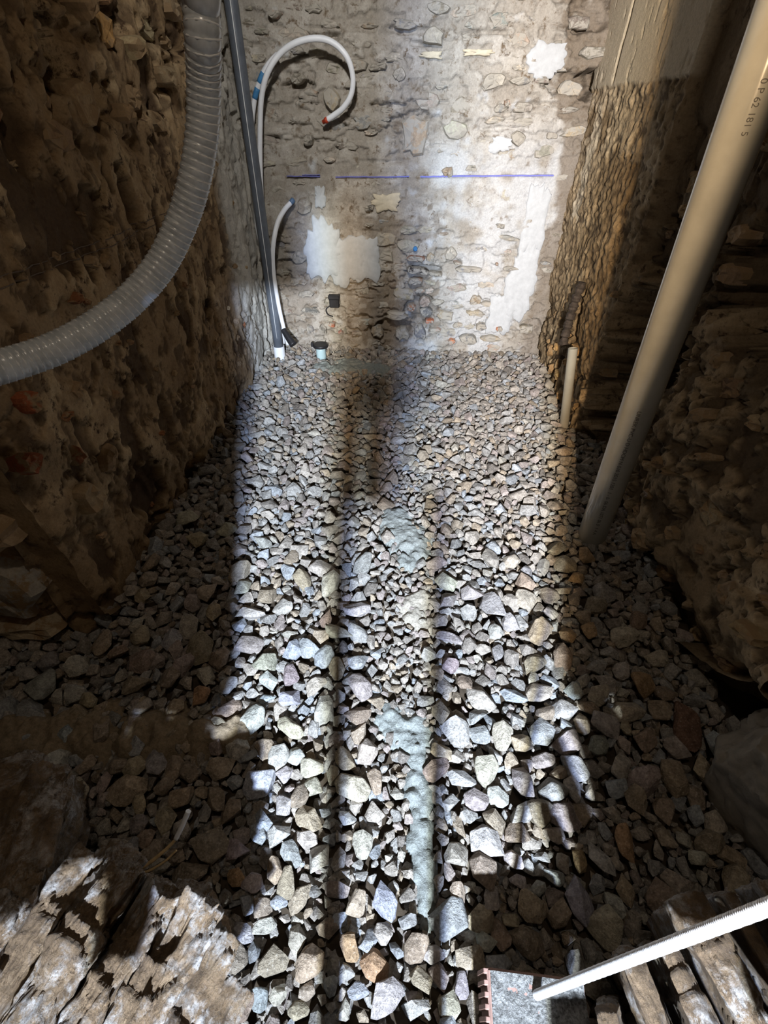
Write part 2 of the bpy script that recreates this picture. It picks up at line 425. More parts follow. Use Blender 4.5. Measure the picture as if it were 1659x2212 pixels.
M_BLUE = mat_simple('blue_plastic', (0.05, 0.20, 0.42), 0.45, 0.1, 40, 0.05, 0.4, 0.001)
M_CAPBLUE = mat_simple('slate_blue_plastic', (0.09, 0.16, 0.27), 0.45, 0.1, 40, 0.05, 0.4, 0.001)
M_TEAL = mat_simple('pale_teal_plastic', (0.40, 0.55, 0.58), 0.4, 0.1, 30, 0.03, 0.4, 0.001)
M_BRICK = mat_simple('fired_clay', (0.46, 0.15, 0.08), 0.9, 0.25, 90, 0.5, 0.15, 0.003)
M_TILE = mat_simple('ribbed_clay_tile', (0.30, 0.19, 0.16), 0.85, 0.2, 120, 0.4, 0.2, 0.002)
M_STEEL = mat_simple('zinc_plated_steel', (0.86, 0.86, 0.88), 0.38, 0.05, 200, 0.05, 0.5, 0.0005, Metallic=0.55)
M_ROOT = mat_simple('tan_root', (0.58, 0.42, 0.22), 0.8, 0.25, 80, 0.3, 0.2)
M_WOOD = mat_simple('charred_timber', (0.045, 0.035, 0.03), 0.8, 0.5, 60, 0.5, 0.2)
M_PINE = mat_simple('blocker_board', (0.30, 0.22, 0.14), 0.8, 0.2, 20, 0.3, 0.2)
M_INK = mat_simple('black_ink', (0.06, 0.055, 0.05), 0.6, 0.1, 50, 0.0)
M_CHALK = mat_simple('blue_chalk', (0.16, 0.17, 0.46), 0.95, 0.2, 300, 0.2)
M_CHALKDK = mat_simple('dark_chalk', (0.13, 0.10, 0.08), 0.95, 0.2, 300, 0.2)
M_COIL = mat_simple('steel_wire', (0.72, 0.74, 0.76), 0.35, 0.1, 60, 0.0, 0.5)
M_LIME = mat_simple('white_lime_plaster', (0.44, 0.455, 0.465), 0.92, 0.10, 40, 0.35, 0.15, 0.004)
M_CREAM = mat_simple('cream_plaster', (0.54, 0.48, 0.36), 0.92, 0.12, 50, 0.35, 0.15, 0.004)
M_BOULDER = mat_simple('grey_boulder', (0.20, 0.18, 0.15), 0.92, 0.25, 30, 0.5, 0.15, 0.006)
M_GREYP = mat_simple('grey_render', (0.34, 0.33, 0.30), 0.92, 0.15, 60, 0.5, 0.15, 0.004)

t = NT('clear_hose_pvc')
nz = t.noise(t.coord(), 45, 5, 0.6)
M_HOSE = t.done(t.ramp(nz, [(0.35, (0.46, 0.50, 0.54)), (0.7, (0.70, 0.75, 0.80))]), 0.25, None, 0.6, Transmission_Weight=0.12)

t = NT('schist')
v = t.coord()
n1 = t.noise(v, 14, 8, 0.7, 0.8)
n2 = t.noise(v, 42, 10, 0.8, 0.3)
n3 = t.noise(v, 240, 4, 0.7)
n4 = t.noise(v, 11, 4, 0.6, 0.5)
c = t.ramp(n1, [(0.35, (0.12, 0.08, 0.05)), (0.5, (0.25, 0.17, 0.10)), (0.62, (0.36, 0.26, 0.165))])
dust = t.mix(1.0, t.ramp(n2, [(0.46, BW[0]), (0.60, BW[1])]), t.ramp(n4, [(0.42, BW[0]), (0.52, BW[1])]), 'MULTIPLY')
c = t.mix(dust, c, (0.62, 0.60, 0.59))
c = t.mix(0.4, c, t.ramp(n3, [(0.35, (0.4, 0.38, 0.36)), (0.65, (1.3, 1.3, 1.3))]), 'MULTIPLY')
nb = t.bump(n2, 1.0, 0.014)
nb = t.bump(n3, 0.7, 0.004, nb)
M_SCHIST = t.done(c, t.ramp(n3, [(0.4, (0.45,) * 3), (0.6, (0.9,) * 3)]), nb, 0.4)


# ------------------------------------------------------------------ structure
def wall_grid(name, mat, U, V, pos, hfun, smooth=True):
    """U, V 1-d arrays; pos(u, v, h) -> (N,3); hfun(u, v) -> (height out of the wall, tone (N,3))"""
    uu, vv = np.meshgrid(U, V, indexing='ij')
    u, w = uu.ravel(), vv.ravel()
    h, tone = hfun(u, w)
    P = pos(u, w, h)
    nu, nv = len(U), len(V)
    i, j = np.meshgrid(np.arange(nu - 1), np.arange(nv - 1), indexing='ij')
    f = np.stack([i * nv + j, (i + 1) * nv + j, (i + 1) * nv + j + 1, i * nv + j + 1], -1).reshape(-1, 4)
    me = mesh_np(name, P, f, smooth)
    col_attr(me, 'Tone', np.clip(tone, 0, 1))
    o = link_mesh(name, me, mat)
    o['kind'] = 'structure'
    return o


def pit(u, w, cu, cw, ru, rw, s, irr=0.45):
    p = np.stack([u * 22, w * 22, np.full_like(u, 3.1 * s)], 1)
    d = np.sqrt(((u - cu) / ru) ** 2 + ((w - cw) / rw) ** 2) + irr * fbm(p, 3, s)
    return sstep(1.08, 0.80, d)


def flakes(u, w, s, k, lo=0.0, wd=0.05, stretch=1.0):
    p = np.stack([u * k, w * k * stretch, np.full_like(u, 0.7 * s)], 1)
    q = fbm(p, 5, s, 0.55)
    return sstep(lo, lo + wd, q)


def P2(u, w, k, s):
    return np.stack([u * k, w * k, np.full_like(u, 1.3 * s)], 1)


def back_h(u, w):
    h = 0.016 * fbm(P2(u, w, 5, 1), 4, 11) + 0.006 * fbm(P2(u, w, 40, 2), 3, 21)
    fl = flakes(u, w, 5, 13, -0.10, 0.10, 1.9)
    upper = sstep(0.80, 0.92, w + 0.05 * fbm(P2(u, w, 7, 3), 3, 8))
    lower = 1 - sstep(0.50, 0.66, w + 0.10 * fbm(P2(u, w, 6, 4), 3, 9))
    rough = np.clip(upper + lower, 0.12, 1)
    h += (fl - 1) * 0.016 * rough
    # horizontal crevices between the stone courses
    cr = fbm(np.stack([u * 5, w * 30, u * 0 + 2], 1), 4, 33)
    h -= 0.022 * sstep(0.40, 0.62, cr) * rough
    hole = pit(u, w, 0.695, 1.10, 0.05, 0.05, 1)
    h -= 0.14 * hole
    h -= 0.05 * pit(u, w, 0.64, 1.29, 0.09, 0.06, 2, 0.6) + 0.05 * pit(u, w, 0.62, 1.10, 0.10, 0.04, 3, 0.6)
    h -= 0.035 * pit(u, w, -0.48, 1.075, 0.07, 0.014, 4, 0.8) + 0.03 * pit(u, w, -0.12, 1.02, 0.09, 0.012, 5, 0.5)
    cav = pit(u, w, -0.10, 0.10, 0.12, 0.05, 6, 0.7)
    h -= 0.05 * cav + 0.04 * pit(u, w, 0.06, 0.20, 0.09, 0.07, 7, 0.7) + 0.05 * pit(u, w, 0.08, 0.40, 0.09, 0.02, 8, 0.5)
    h -= 0.03 * pit(u, w, 0.68, 0.14, 0.06, 0.05, 9, 0.6)
    # tone
    lime = 0.75 * sstep(-0.22, 0.16, fbm(P2(u, w, 7, 6), 5, 41)) * sstep(-0.15, 0.30, u + 0.3 * fbm(P2(u, w, 5, 7), 4, 43)) * sstep(1.05, 0.80, w)  # lime kept stronger on the right, painting in its brighter lamplight
    lime = np.maximum(lime, 0.8 * sstep(0.30, 0.55, fbm(P2(u, w, 11, 8), 5, 51)))
    stain_shade = np.maximum.reduce([0.8 * pit(u, w, -0.12, 0.18, 0.16, 0.20, 10, 0.8), 0.6 * pit(u, w, -0.08, 0.58, 0.20, 0.06, 11, 0.8),  # low centre: dark earth with the bar's shade painted in
                               0.9 * pit(u, w, 0.66, 1.20, 0.12, 0.22, 12, 0.7), 0.75 * sstep(0.63, 0.67, u + 0.05 * fbm(P2(u, w, 9, 12), 4, 44)),  # brown right band paints in the shade beyond the lamp's edge
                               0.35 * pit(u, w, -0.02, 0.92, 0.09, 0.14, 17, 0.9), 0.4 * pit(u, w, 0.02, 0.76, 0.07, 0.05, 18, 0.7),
                               0.45 * pit(u, w, -0.6, 0.35, 0.14, 0.3, 14, 0.9), hole, cav, 0.7 * pit(u, w, 0.07, 0.25, 0.10, 0.14, 15, 0.8)])  # hole and hollow darkened, recess shade put into the colour
    speck = 0.7 * sstep(0.42, 0.55, fbm(P2(u, w, 24, 9), 4, 61))
    lime *= (1 - stain_shade)
    return h, np.stack([fl, lime, np.maximum(stain_shade * 0.85, speck)], 1)


def back_y(x):
    return 2.535 + 0.03 * x


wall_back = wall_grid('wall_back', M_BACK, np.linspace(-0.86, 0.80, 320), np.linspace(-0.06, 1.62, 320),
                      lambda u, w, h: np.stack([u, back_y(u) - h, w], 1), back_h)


def left_h(u, w):
    h = 0.022 * fbm(P2(u, w, 2.6, 1), 3, 101) + 0.005 * fbm(P2(u, w, 34, 2), 4, 102)
    f1 = flakes(u, w, 3, 7, -0.06, 0.06, 0.75)
    f2 = flakes(u, w, 4, 17, -0.17, 0.05, 0.55)
    f3 = flakes(u, w, 6, 38, -0.22, 0.05, 0.6)
    h += 0.009 * (f1 - 1) + 0.009 * (f2 - 1) + 0.0035 * (f3 - 1)
    up = sstep(0.85, 1.0, w + 0.08 * fbm(P2(u, w, 5, 4), 3, 103))
    h -= 0.035 * up * sstep(0.05, 0.3, fbm(P2(u, w, 13, 5), 3, 104))
    bh = pit(u, w, 1.31, 1.09, 0.05, 0.075, 20, 0.4)
    sh = pit(u, w, 1.787, 0.43, 0.042, 0.034, 21, 0.3)
    dk = np.maximum.reduce([bh, sh, 0.8 * pit(u, w, 1.09, 0.97, 0.05, 0.07, 22, 0.6), 0.8 * pit(u, w, 1.25, 0.82, 0.05, 0.05, 23, 0.8),
                            0.8 * pit(u, w, 1.42, 0.82, 0.04, 0.06, 24, 0.8), 0.9 * pit(u, w, 1.05, 0.12, 0.10, 0.10, 25, 0.7),
                            0.7 * pit(u, w, 1.24, 0.23, 0.05, 0.10, 26, 0.8), 0.6 * pit(u, w, 1.82, 1.15, 0.10, 0.03, 27, 0.9)])
    h -= 0.24 * bh + 0.20 * sh + 0.035 * np.clip(dk - bh - sh, 0, 1)
    grey = sstep(2.02, 2.16, u + 0.05 * fbm(P2(u, w, 8, 6), 4, 105))
    h += 0.012 * grey
    h -= 0.05 * sstep(0.07, 0.0, w) * sstep(-0.1, 0.3, fbm(P2(u, w, 9, 8), 3, 106))
    h = h - 0.04 * sstep(0.72, 0.62, u)
    crack = sstep(0.025, 0.006, np.abs(u - 2.44 - 0.03 * fbm(P2(u * 0, w, 9, 7), 4, 107)))
    h -= 0.05 * crack
    dark = np.maximum.reduce([dk, 0.85 * (1 - f2) * sstep(-0.35, 0.10, fbm(P2(u, w, 5, 9), 3, 108)), 0.6 * (1 - f3)])  # holes and pits darkened, their inner shade put into the colour
    return h, np.stack([f1 * (0.5 + 0.5 * f2), grey * 0.9, np.maximum(dark * (1 - 0.8 * grey), crack)], 1)


wall_left = wall_grid('wall_left', M_LEFT, np.linspace(0.62, 2.60, 330), np.linspace(-0.06, 1.62, 270),
                      lambda u, w, h: np.stack([-0.745 + h, u, w], 1), left_h)


def leftend_h(u, w):
    h = 0.03 * fbm(P2(u, w, 4, 1), 4, 121) + 0.006 * fbm(P2(u, w, 30, 2), 4, 122)
    f1 = flakes(u, w, 8, 8, -0.05, 0.05)
    h += 0.015 * (f1 - 1)
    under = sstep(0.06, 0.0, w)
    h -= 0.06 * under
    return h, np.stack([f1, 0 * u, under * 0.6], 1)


wall_left_end = wall_grid('wall_left_end', M_LEFT, np.linspace(-1.75, -0.715, 120), np.linspace(-0.06, 1.62, 160),
                          lambda u, w, h: np.stack([u, 0.625 - h, w], 1), leftend_h)


def right_h(u, w):
    pillar = sstep(1.690, 1.705, u + 0.012 * fbm(P2(u * 0, w, 8, 3), 3, 141) * (w < 1.02))
    smooth = pillar * sstep(1.075, 1.085, w + 0.012 * fbm(P2(u, w, 9, 4), 3, 142))
    up = sstep(0.98, 1.02, w + 0.03 * fbm(P2(u, w, 6, 5), 3, 143))
    base = 0.035 * fbm(P2(u, w, 3, 1), 3, 144) + 0.005 * fbm(P2(u, w, 30, 2), 4, 145)
    h = base * (1 - 0.88 * np.maximum(smooth, (1 - pillar) * up)) * (1 - 0.5 * pillar)
    f1 = flakes(u, w, 31, 9, -0.05, 0.06, 0.8)
    f2 = flakes(u, w, 32, 20, -0.10, 0.06, 0.8)
    rough = 1 - np.maximum(smooth, 0.9 * (1 - pillar) * up)
    conc = pillar * sstep(0.22, 0.36, w)          # coarse cast concrete of the pillar
    grain = fbm(P2(u, w, 48, 9), 4, 150)
    f3 = flakes(u, w, 36, 40, -0.20, 0.05, 0.7)
    h += rough * (1 - 0.8 * conc) * (0.020 * (f1 - 1) + 0.011 * (f2 - 1) + 0.004 * (f3 - 1)) + 0.012 * conc * rough * grain
    h -= 0.004 * sstep(0.42, 0.52, fbm(np.stack([u * 60, w * 26, u * 0], 1), 3, 146)) * smooth
    # the wall beyond the pillar stands a little back, with a hollow under it
    h -= 0.035 * (1 - pillar) * sstep(0.30, 0.8, w)
    cav = np.maximum(pit(u, w, 1.46, 0.36, 0.25, 0.46, 30, 0.35) * (1 - pillar), 0.9 * pit(u, w, 1.06, 0.74, 0.17, 0.12, 31, 0.5))
    h -= 0.36 * cav
    foot = sstep(0.10, 0.02, w + 0.05 * fbm(P2(u, w, 6, 7), 3, 147)) * (1 - pillar)
    h -= 0.05 * foot
    low = (1 - pillar) * (1 - cav) * sstep(0.7, 0.5, w)
    h += 0.05 * low * np.round(2.5 * fbm(P2(u, w, 5, 8), 4, 148)) / 2.5
    tip = sstep(0.62, 0.50, u) * sstep(0.22, 0.02, w)
    h -= 0.18 * tip
    chase = pit(u, w, 2.04, 0.36, 0.03, 0.12, 33, 0.5)
    h -= 0.04 * chase
    crack = sstep(0.014, 0.004, np.abs(u - 2.34 - 0.02 * fbm(P2(u * 0, w, 7, 7), 3, 149))) * sstep(1.08, 1.12, w)
    h -= 0.03 * crack
    lime = np.maximum.reduce([0.95 * smooth, 0.8 * pit(u, w, 2.42, 0.82, 0.05, 0.20, 34, 0.6), 0.35 * pillar * f1 * sstep(0.75, 0.95, w)])
    lime *= 1 - 0.3 * (1 - pillar)
    dark = np.maximum.reduce([0.9 * cav, chase, 0.7 * conc * rough * sstep(-0.12, -0.28, grain), crack, 0.8 * (1 - f2) * rough * (1 - conc), 0.55 * (1 - f3) * rough * (1 - conc), 0.5 * foot, 0.6 * (1 - pillar) * sstep(0.5, 0.8, w)])  # the hollow's deep shade painted in, with dark flakes, cracks and foot
    return h, np.stack([f1, lime, dark], 1)


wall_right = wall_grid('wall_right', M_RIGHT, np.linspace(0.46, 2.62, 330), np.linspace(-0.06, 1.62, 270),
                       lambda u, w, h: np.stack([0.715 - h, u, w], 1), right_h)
wall_right_end = wall_grid('wall_right_end', M_RIGHT, np.linspace(0.715, 1.7, 90), np.linspace(-0.06, 1.62, 120),
                           lambda u, w, h: np.stack([u, 0.475 - h + 0.15 * sstep(0.2, 0.0, w), w], 1), leftend_h)


def floor_z(x, y):
    p = np.stack([np.asarray(x, float) * 2.6, np.asarray(y, float) * 2.6, np.zeros_like(np.asarray(x, float))], 1)
    return 0.012 * fbm(p, 3, 201)


def floor_h(u, w):
    h = floor_z(u, w) - 0.028 + 0.004 * fbm(P2(u, w, 30, 2), 2, 202)
    return h, np.zeros((len(u), 3))


floor = wall_grid('floor', M_SOIL, np.linspace(-1.8, 1.75, 130), np.linspace(-1.6, 2.62, 150),
                  lambda u, w, h: np.stack([u, w, h], 1), floor_h)


def box_mesh(name, lo, hi, bev=0.0):
    bm = bmesh.new()
    bmesh.ops.create_cube(bm, size=1.0)
    for v in bm.verts:
        v.co = Vector([lo[k] + (hi[k] - lo[k]) * (v.co[k] + 0.5) for k in range(3)])
    if bev:
        bmesh.ops.bevel(bm, geom=bm.edges[:], offset=bev, segments=1, affect='EDGES')
    me = bpy.data.meshes.new(name)
    bm.to_mesh(me)
    bm.free()
    return me


# unseen boards added behind the camera to cut the work light into strips
for nm, lo, hi in (('light_blocker_left', (-1.8, -0.13, 0.465), (-0.205, -0.07, 1.9)), ('light_blocker_right', (0.262, -0.13, 0.50), (1.7, -0.07, 1.9)),
                   ('light_blocker_1', (-0.066, -0.13, -0.03), (-0.042, -0.08, 1.09)), ('light_blocker_2', (0.077, -0.13, -0.03), (0.094, -0.08, 0.72)),
                   ('light_blocker_3', (-0.030, -0.36, 0.93), (0.050, -0.34, 1.135)), ('light_blocker_4', (-0.40, -0.46, 1.145), (0.041, -0.44, 1.9)),
                   ('light_blocker_5', (-0.205, -0.12, 0.99), (-0.105, -0.09, 1.20)), ('light_blocker_6', (-0.014, -0.36, 0.84), (0.034, -0.34, 0.93)),
                   ('light_blocker_7', (0.395, -0.12, 0.28), (1.7, -0.08, 0.50)), ('light_blocker_8', (-1.8, -0.12, 0.35), (-0.42, -0.08, 0.465)),
                   ('light_blocker_11', (0.264, -0.14, -0.03), (0.34, -0.115, 0.37)), ('light_blocker_12', (0.20, -0.12, 0.185), (0.262, -0.10, 0.285)),
                   ('light_blocker_10', (-0.27, -0.12, 0.405), (-0.228, -0.09, 0.465)),
                   ('light_blocker_9', (0.335, -0.12, 0.445), (0.395, -0.09, 0.50))):
    o = link_mesh(nm, box_mesh(nm, lo, hi, 0.003), M_PINE)
    o['kind'] = 'structure'


# ------------------------------------------------------------------ stones set in the walls
def wall_stone_mesh(name, seed, n, mat):
    """a flat-faced irregular stone: outline in x,z within +-0.5, face towards -y, rounded rim"""
    r = np.random.default_rng(seed)
    a = np.linspace(0, 2 * math.pi, n, endpoint=False) + r.uniform(-0.25, 0.25, n)
    rad = 0.5 * r.uniform(0.62, 1.0, n) / np.maximum(np.abs(np.cos(a)), np.abs(np.sin(a))) ** 0.55
    ring = lambda k, y, j: np.stack([rad * k * np.cos(a), y + j * r.uniform(-1, 1, n), rad * k * np.sin(a)], 1)
    v = np.vstack([ring(1.0, 0.6, 0), ring(1.0, -0.10, 0.10), ring(0.86, -0.42, 0.10), ring(0.45, -0.5, 0.12), [[0.04, -0.5 + r.uniform(-0.1, 0.1), 0.03]]])
    f = []
    for k in range(3):
        for i in range(n):
            j = (i + 1) % n
            f += [(k * n + i, (k + 1) * n + i, (k + 1) * n + j), (k * n + i, (k + 1) * n + j, k * n + j)]
    f += [(3 * n + i, 4 * n, 3 * n + (i + 1) % n) for i in range(n)]
    me = mesh_np(name, v, np.array(f)[:, ::-1], False)
    me.materials.append(mat)
    return me


WS = [wall_stone_mesh('wall_stone', 300 + k, 9 + k % 4, M_MAS_BACK) for k in range(16)]
WE = [wall_stone_mesh('earthy_stone', 330 + k, 9 + k % 4, M_MAS_EARTH) for k in range(16)]
STONE_COL = {'w': (0.46, 0.45, 0.43), 'b': (0.38, 0.41, 0.45), 'c': (0.47, 0.44, 0.37), 't': (0.41, 0.345, 0.26), 'o': (0.42, 0.29, 0.18),
             'n': (0.32, 0.265, 0.21), 'g': (0.33, 0.33, 0.33), 'r': (0.24, 0.14, 0.11), 'v': (0.37, 0.32, 0.315)}


def wall_piece(parent, name, me, co, normal, size, roll, color):
    """copy me into the wall: local x along the wall, z up, -y out of the wall"""
    o = bpy.data.objects.new(name, me)
    C.objects.link(o)
    y = -Vector(normal).normalized()
    z0 = Vector((0, 0, 1))
    x = y.cross(z0).normalized()
    z = x.cross(y)
    R = Matrix((x, y, z)).transposed() @ Matrix.Rotation(roll, 3, 'Y')
    o.matrix_world = Matrix.Translation(co) @ R.to_4x4() @ Matrix.Diagonal((*size, 1))
    o.parent = parent
    o.color = (*color, 1)
    return o


def jit(c, a=0.18):
    k = 1 + random.uniform(-a, a)
    return tuple(max(0, min(1, x * k * (1 + random.uniform(-0.05, 0.05)))) for x in c)


placed = []


def free(x, z, w, h, keep):
    for (a, b, c, d) in keep:
        if abs(x - a) < (w + c) * 0.44 and abs(z - b) < (h + d) * 0.44:
            return False
    return True


GREYS = [(0.30, 0.28, 0.24), (0.40, 0.37, 0.31), (0.24, 0.21, 0.17), (0.47, 0.43, 0.36), (0.35, 0.29, 0.22), (0.30, 0.31, 0.31)]
# hand-read stones of the back wall: x, z, width, height, colour
HW = [(-0.005, 0.922, 0.14, 0.17, (0.38, 0.30, 0.22)), (0.20, 0.479, 0.066, 0.085, (0.50, 0.46, 0.40)), (0.086, 0.256, 0.068, 0.068, (0.33, 0.27, 0.23)),
      (-0.076, 1.112, 0.058, 0.052, (0.56, 0.52, 0.46)), (-0.46, 0.90, 0.05, 0.05, (0.16, 0.15, 0.13)), (-0.488, 1.095, 0.07, 0.05, (0.26, 0.24, 0.20)),
      (-0.352, 1.034, 0.078, 0.085, (0.44, 0.38, 0.28)), (-0.41, 0.70, 0.0, 0.0, None), (0.075, 0.09, 0.075, 0.10, (0.20, 0.20, 0.21)),
      (0.10, 0.20, 0.075, 0.06, (0.17, 0.17, 0.17)), (0.34, 0.06, 0.11, 0.07, (0.24, 0.24, 0.23)), (-0.5, 0.66, 0.085, 0.085, (0.27, 0.24, 0.20)),
      (-0.55, 0.45, 0.09, 0.085, (0.29, 0.28, 0.26)), (-0.53, 0.28, 0.10, 0.04, (0.19, 0.18, 0.16)), (-0.40, 0.25, 0.12, 0.05, (0.22, 0.21, 0.17)),
      (-0.52, 0.20, 0.14, 0.035, (0.17, 0.17, 0.16)), (-0.46, 0.10, 0.055, 0.06, (0.19, 0.18, 0.16)), (-0.53, 0.10, 0.05, 0.06, (0.24, 0.23, 0.22)),
      (0.40, 0.13, 0.07, 0.06, (0.18, 0.18, 0.18)), (0.35, 0.27, 0.07, 0.06, (0.33, 0.27, 0.20)), (0.50, 0.42, 0.10, 0.03, (0.26, 0.26, 0.25)),
      (0.47, 0.55, 0.13, 0.025, (0.30, 0.30, 0.28)), (0.30, 0.41, 0.15, 0.035, (0.30, 0.30, 0.31)), (-0.20, 0.66, 0.05, 0.03, (0.18, 0.17, 0.15)),
      (-0.16, 0.09, 0.08, 0.07, (0.30, 0.25, 0.19)), (-0.02, 0.08, 0.09, 0.08, (0.33, 0.30, 0.24)), (0.10, 0.46, 0.05, 0.05, (0.36, 0.30, 0.22)),
      (0.42, 0.60, 0.06, 0.03, (0.24, 0.24, 0.23)), (0.05, 1.22, 0.10, 0.06, (0.42, 0.39, 0.33)), (0.30, 1.10, 0.11, 0.06, (0.46, 0.43, 0.37)),
      (0.44, 0.92, 0.07, 0.06, (0.33, 0.31, 0.27)), (0.15, 0.80, 0.06, 0.05, (0.33, 0.26, 0.19)), (-0.48, 0.04, 0.08, 0.05, (0.24, 0.23, 0.21))]
keep = [(-0.387, 0.47, 0.27, 0.32), (0.575, 0.42, 0.16, 0.6), (-0.388, 0.244, 0.06, 0.06)]
for (x, z, w, h, c) in HW:
    if c is None:
        continue
    y = back_y(x)
    wall_piece(wall_back, 'stone', random.choice(WS), (x, y + 0.006, z), (0, -1, 0), (w, 0.045, h), random.uniform(-0.2, 0.2), c)
    keep.append((x, z, w, h))
cnt = 0
for k in range(5200):
    if cnt >= 190:
        break
    big = k < 1500
    x, z = random.uniform(-0.72, 0.70), random.uniform(0.0, 1.5)
    if 0.62 < z < 0.86 and random.random() < 0.8:
        continue
    w = random.uniform(0.06, 0.14) if big else random.uniform(0.03, 0.07)
    h = w * random.uniform(0.28, 0.62)
    if not free(x, z, w, h, keep):
        continue
    keep.append((x, z, w, h))
    base = random.choice(GREYS)
    wall_piece(wall_back, 'stone', random.choice(WS), (x, back_y(x) + random.uniform(0.008, 0.024), z), (0, -1, 0), (w, random.uniform(0.025, 0.042), h),
               random.uniform(-0.12, 0.12), jit(base))
    cnt += 1

for (x, z, w, h, c) in [(0.117, 0.159, 0.060, 0.026, (0.50, 0.17, 0.09)), (-0.407, 0.128, 0.042, 0.032, (0.48, 0.20, 0.13)), (0.50, 0.125, 0.042, 0.03, (0.50, 0.22, 0.13)),
                        (0.252, 0.052, 0.048, 0.036, (0.52, 0.22, 0.12)), (0.154, 0.109, 0.078, 0.036, (0.48, 0.33, 0.28)), (0.43, 0.44, 0.02, 0.015, (0.50, 0.2, 0.1)),
                        (0.03, 0.455, 0.10, 0.03, (0.26, 0.13, 0.09)), (0.03, 0.355, 0.09, 0.04, (0.24, 0.14, 0.09)), (0.06, 0.31, 0.06, 0.03, (0.40, 0.26, 0.19)),
                        (0.24, 0.44, 0.05, 0.015, (0.46, 0.26, 0.2)), (-0.36, 0.09, 0.03, 0.03, (0.45, 0.24, 0.2)), (0.02, 0.225, 0.05, 0.035, (0.36, 0.2, 0.13)),
                        (-0.55, 1.27, 0.06, 0.03, (0.42, 0.30, 0.24)), (0.37, 1.03, 0.03, 0.03, (0.45, 0.28, 0.2))]:
    o = wall_piece(wall_back, 'brick', random.choice(WS), (x, back_y(x) - 0.006, z), (0, -1, 0), (w, 0.045, h), random.uniform(-0.15, 0.15), c)
    o['label'] = 'bit of broken red brick set in the plaster'

t_ = bpy.data.objects.new('timber', WS[5])
C.objects.link(t_)
t_.matrix_world = Matrix.Translation((0.035, back_y(0.03) - 0.008, 0.405)) @ Matrix.Rotation(0.12, 4, 'Y') @ Matrix.Diagonal((0.15, 0.06, 0.04, 1))
t_.parent = wall_back
t_.color = (0.035, 0.03, 0.03, 1)
t_['label'] = 'charred black timber end in the wall'


def patch(parent, name, mat, x, z, w, h, seed, label, proud=0.006, n=72, facing=None):
    """an irregular sheet of plaster left on the wall, with a thickness"""
    a = np.linspace(0, 2 * math.pi, n, endpoint=False)
    nz = 1.3 * fbm(np.stack([np.cos(a) * 2.6 + seed, np.sin(a) * 2.6, np.full(n, seed * 1.7)], 1), 4, seed)
    rad = 0.5 * (1 + 0.42 * nz) / np.maximum(np.abs(np.cos(a)), np.abs(np.sin(a))) ** 0.6
    rings = []
    for k, y in ((1.0, 0.020), (1.0, -proud * 0.4), (0.95, -proud), (0.66, -proud - 0.001), (0.33, -proud - 0.0015)):
        rings.append(np.stack([rad * k * np.cos(a) * w, np.full(n, y) + (0.002 * vn(np.stack([np.cos(a) * 4 * k, np.sin(a) * 4 * k, a * 0 + seed], 1), seed) if k < 1 else 0), rad * k * np.sin(a) * h], 1))
    v = np.vstack(rings + [[[0, -proud - 0.0015, 0]]])
    f = []
    for k in range(4):
        for i in range(n):
            j = (i + 1) % n
            f += [(k * n + i, k * n + j, (k + 1) * n + j), (k * n + i, (k + 1) * n + j, (k + 1) * n + i)]
    f += [(4 * n + i, 4 * n + (i + 1) % n, 5 * n) for i in range(n)]
    me = mesh_np(name, v, f, True)
    o = link_mesh(name, me, mat)
    if facing is None:
        o.location = (x, back_y(x) - 0.002, z)
        o.rotation_euler = (0, 0, 0.03)
    else:
        o.location, o.rotation_euler = facing
    o.parent = parent
    o['label'] = label
    return o


patch(wall_back, 'plaster_patch', M_LIME, -0.43, 0.48, 0.17, 0.27, 3, 'smooth white plaster patch', 0.009)
patch(wall_back, 'plaster_patch', M_LIME, -0.33, 0.44, 0.20, 0.22, 5, 'smooth white plaster patch', 0.007)
patch(wall_back, 'plaster_patch', M_LIME, -0.22, 0.45, 0.14, 0.20, 9, 'smooth white plaster patch', 0.006)
patch(wall_back, 'plaster_patch', M_LIME, 0.58, 0.62, 0.10, 0.30, 11, 'pale smooth plaster strip', 0.006)
patch(wall_back, 'plaster_patch', M_LIME, 0.57, 0.34, 0.14, 0.34, 12, 'pale smooth plaster strip', 0.008)
patch(wall_back, 'plaster_patch', M_LIME, 0.50, 0.20, 0.14, 0.18, 13, 'pale smooth plaster strip', 0.007)
patch(wall_back, 'plaster_patch', M_CREAM, -0.125, 0.683, 0.12, 0.07, 14, 'flaking cream plaster patch', 0.006)
patch(wall_back, 'plaster_patch', M_LIME, -0.427, 0.70, 0.05, 0.085, 15, 'small white plaster flake', 0.006)
patch(wall_back, 'plaster_patch', M_CREAM, 0.044, 1.169, 0.085, 0.02, 16, 'cream plaster streak', 0.010)
patch(wall_back, 'plaster_patch', M_CREAM, 0.23, 1.178, 0.11, 0.02, 17, 'cream plaster streak', 0.010)
patch(wall_back, 'plaster_patch', M_LIME, 0.50, 1.16, 0.14, 0.10, 18, 'pale plaster patch', 0.004)
patch(wall_back, 'plaster_patch', M_LIME, 0.37, 0.90, 0.09, 0.05, 19, 'pale plaster patch', 0.004)

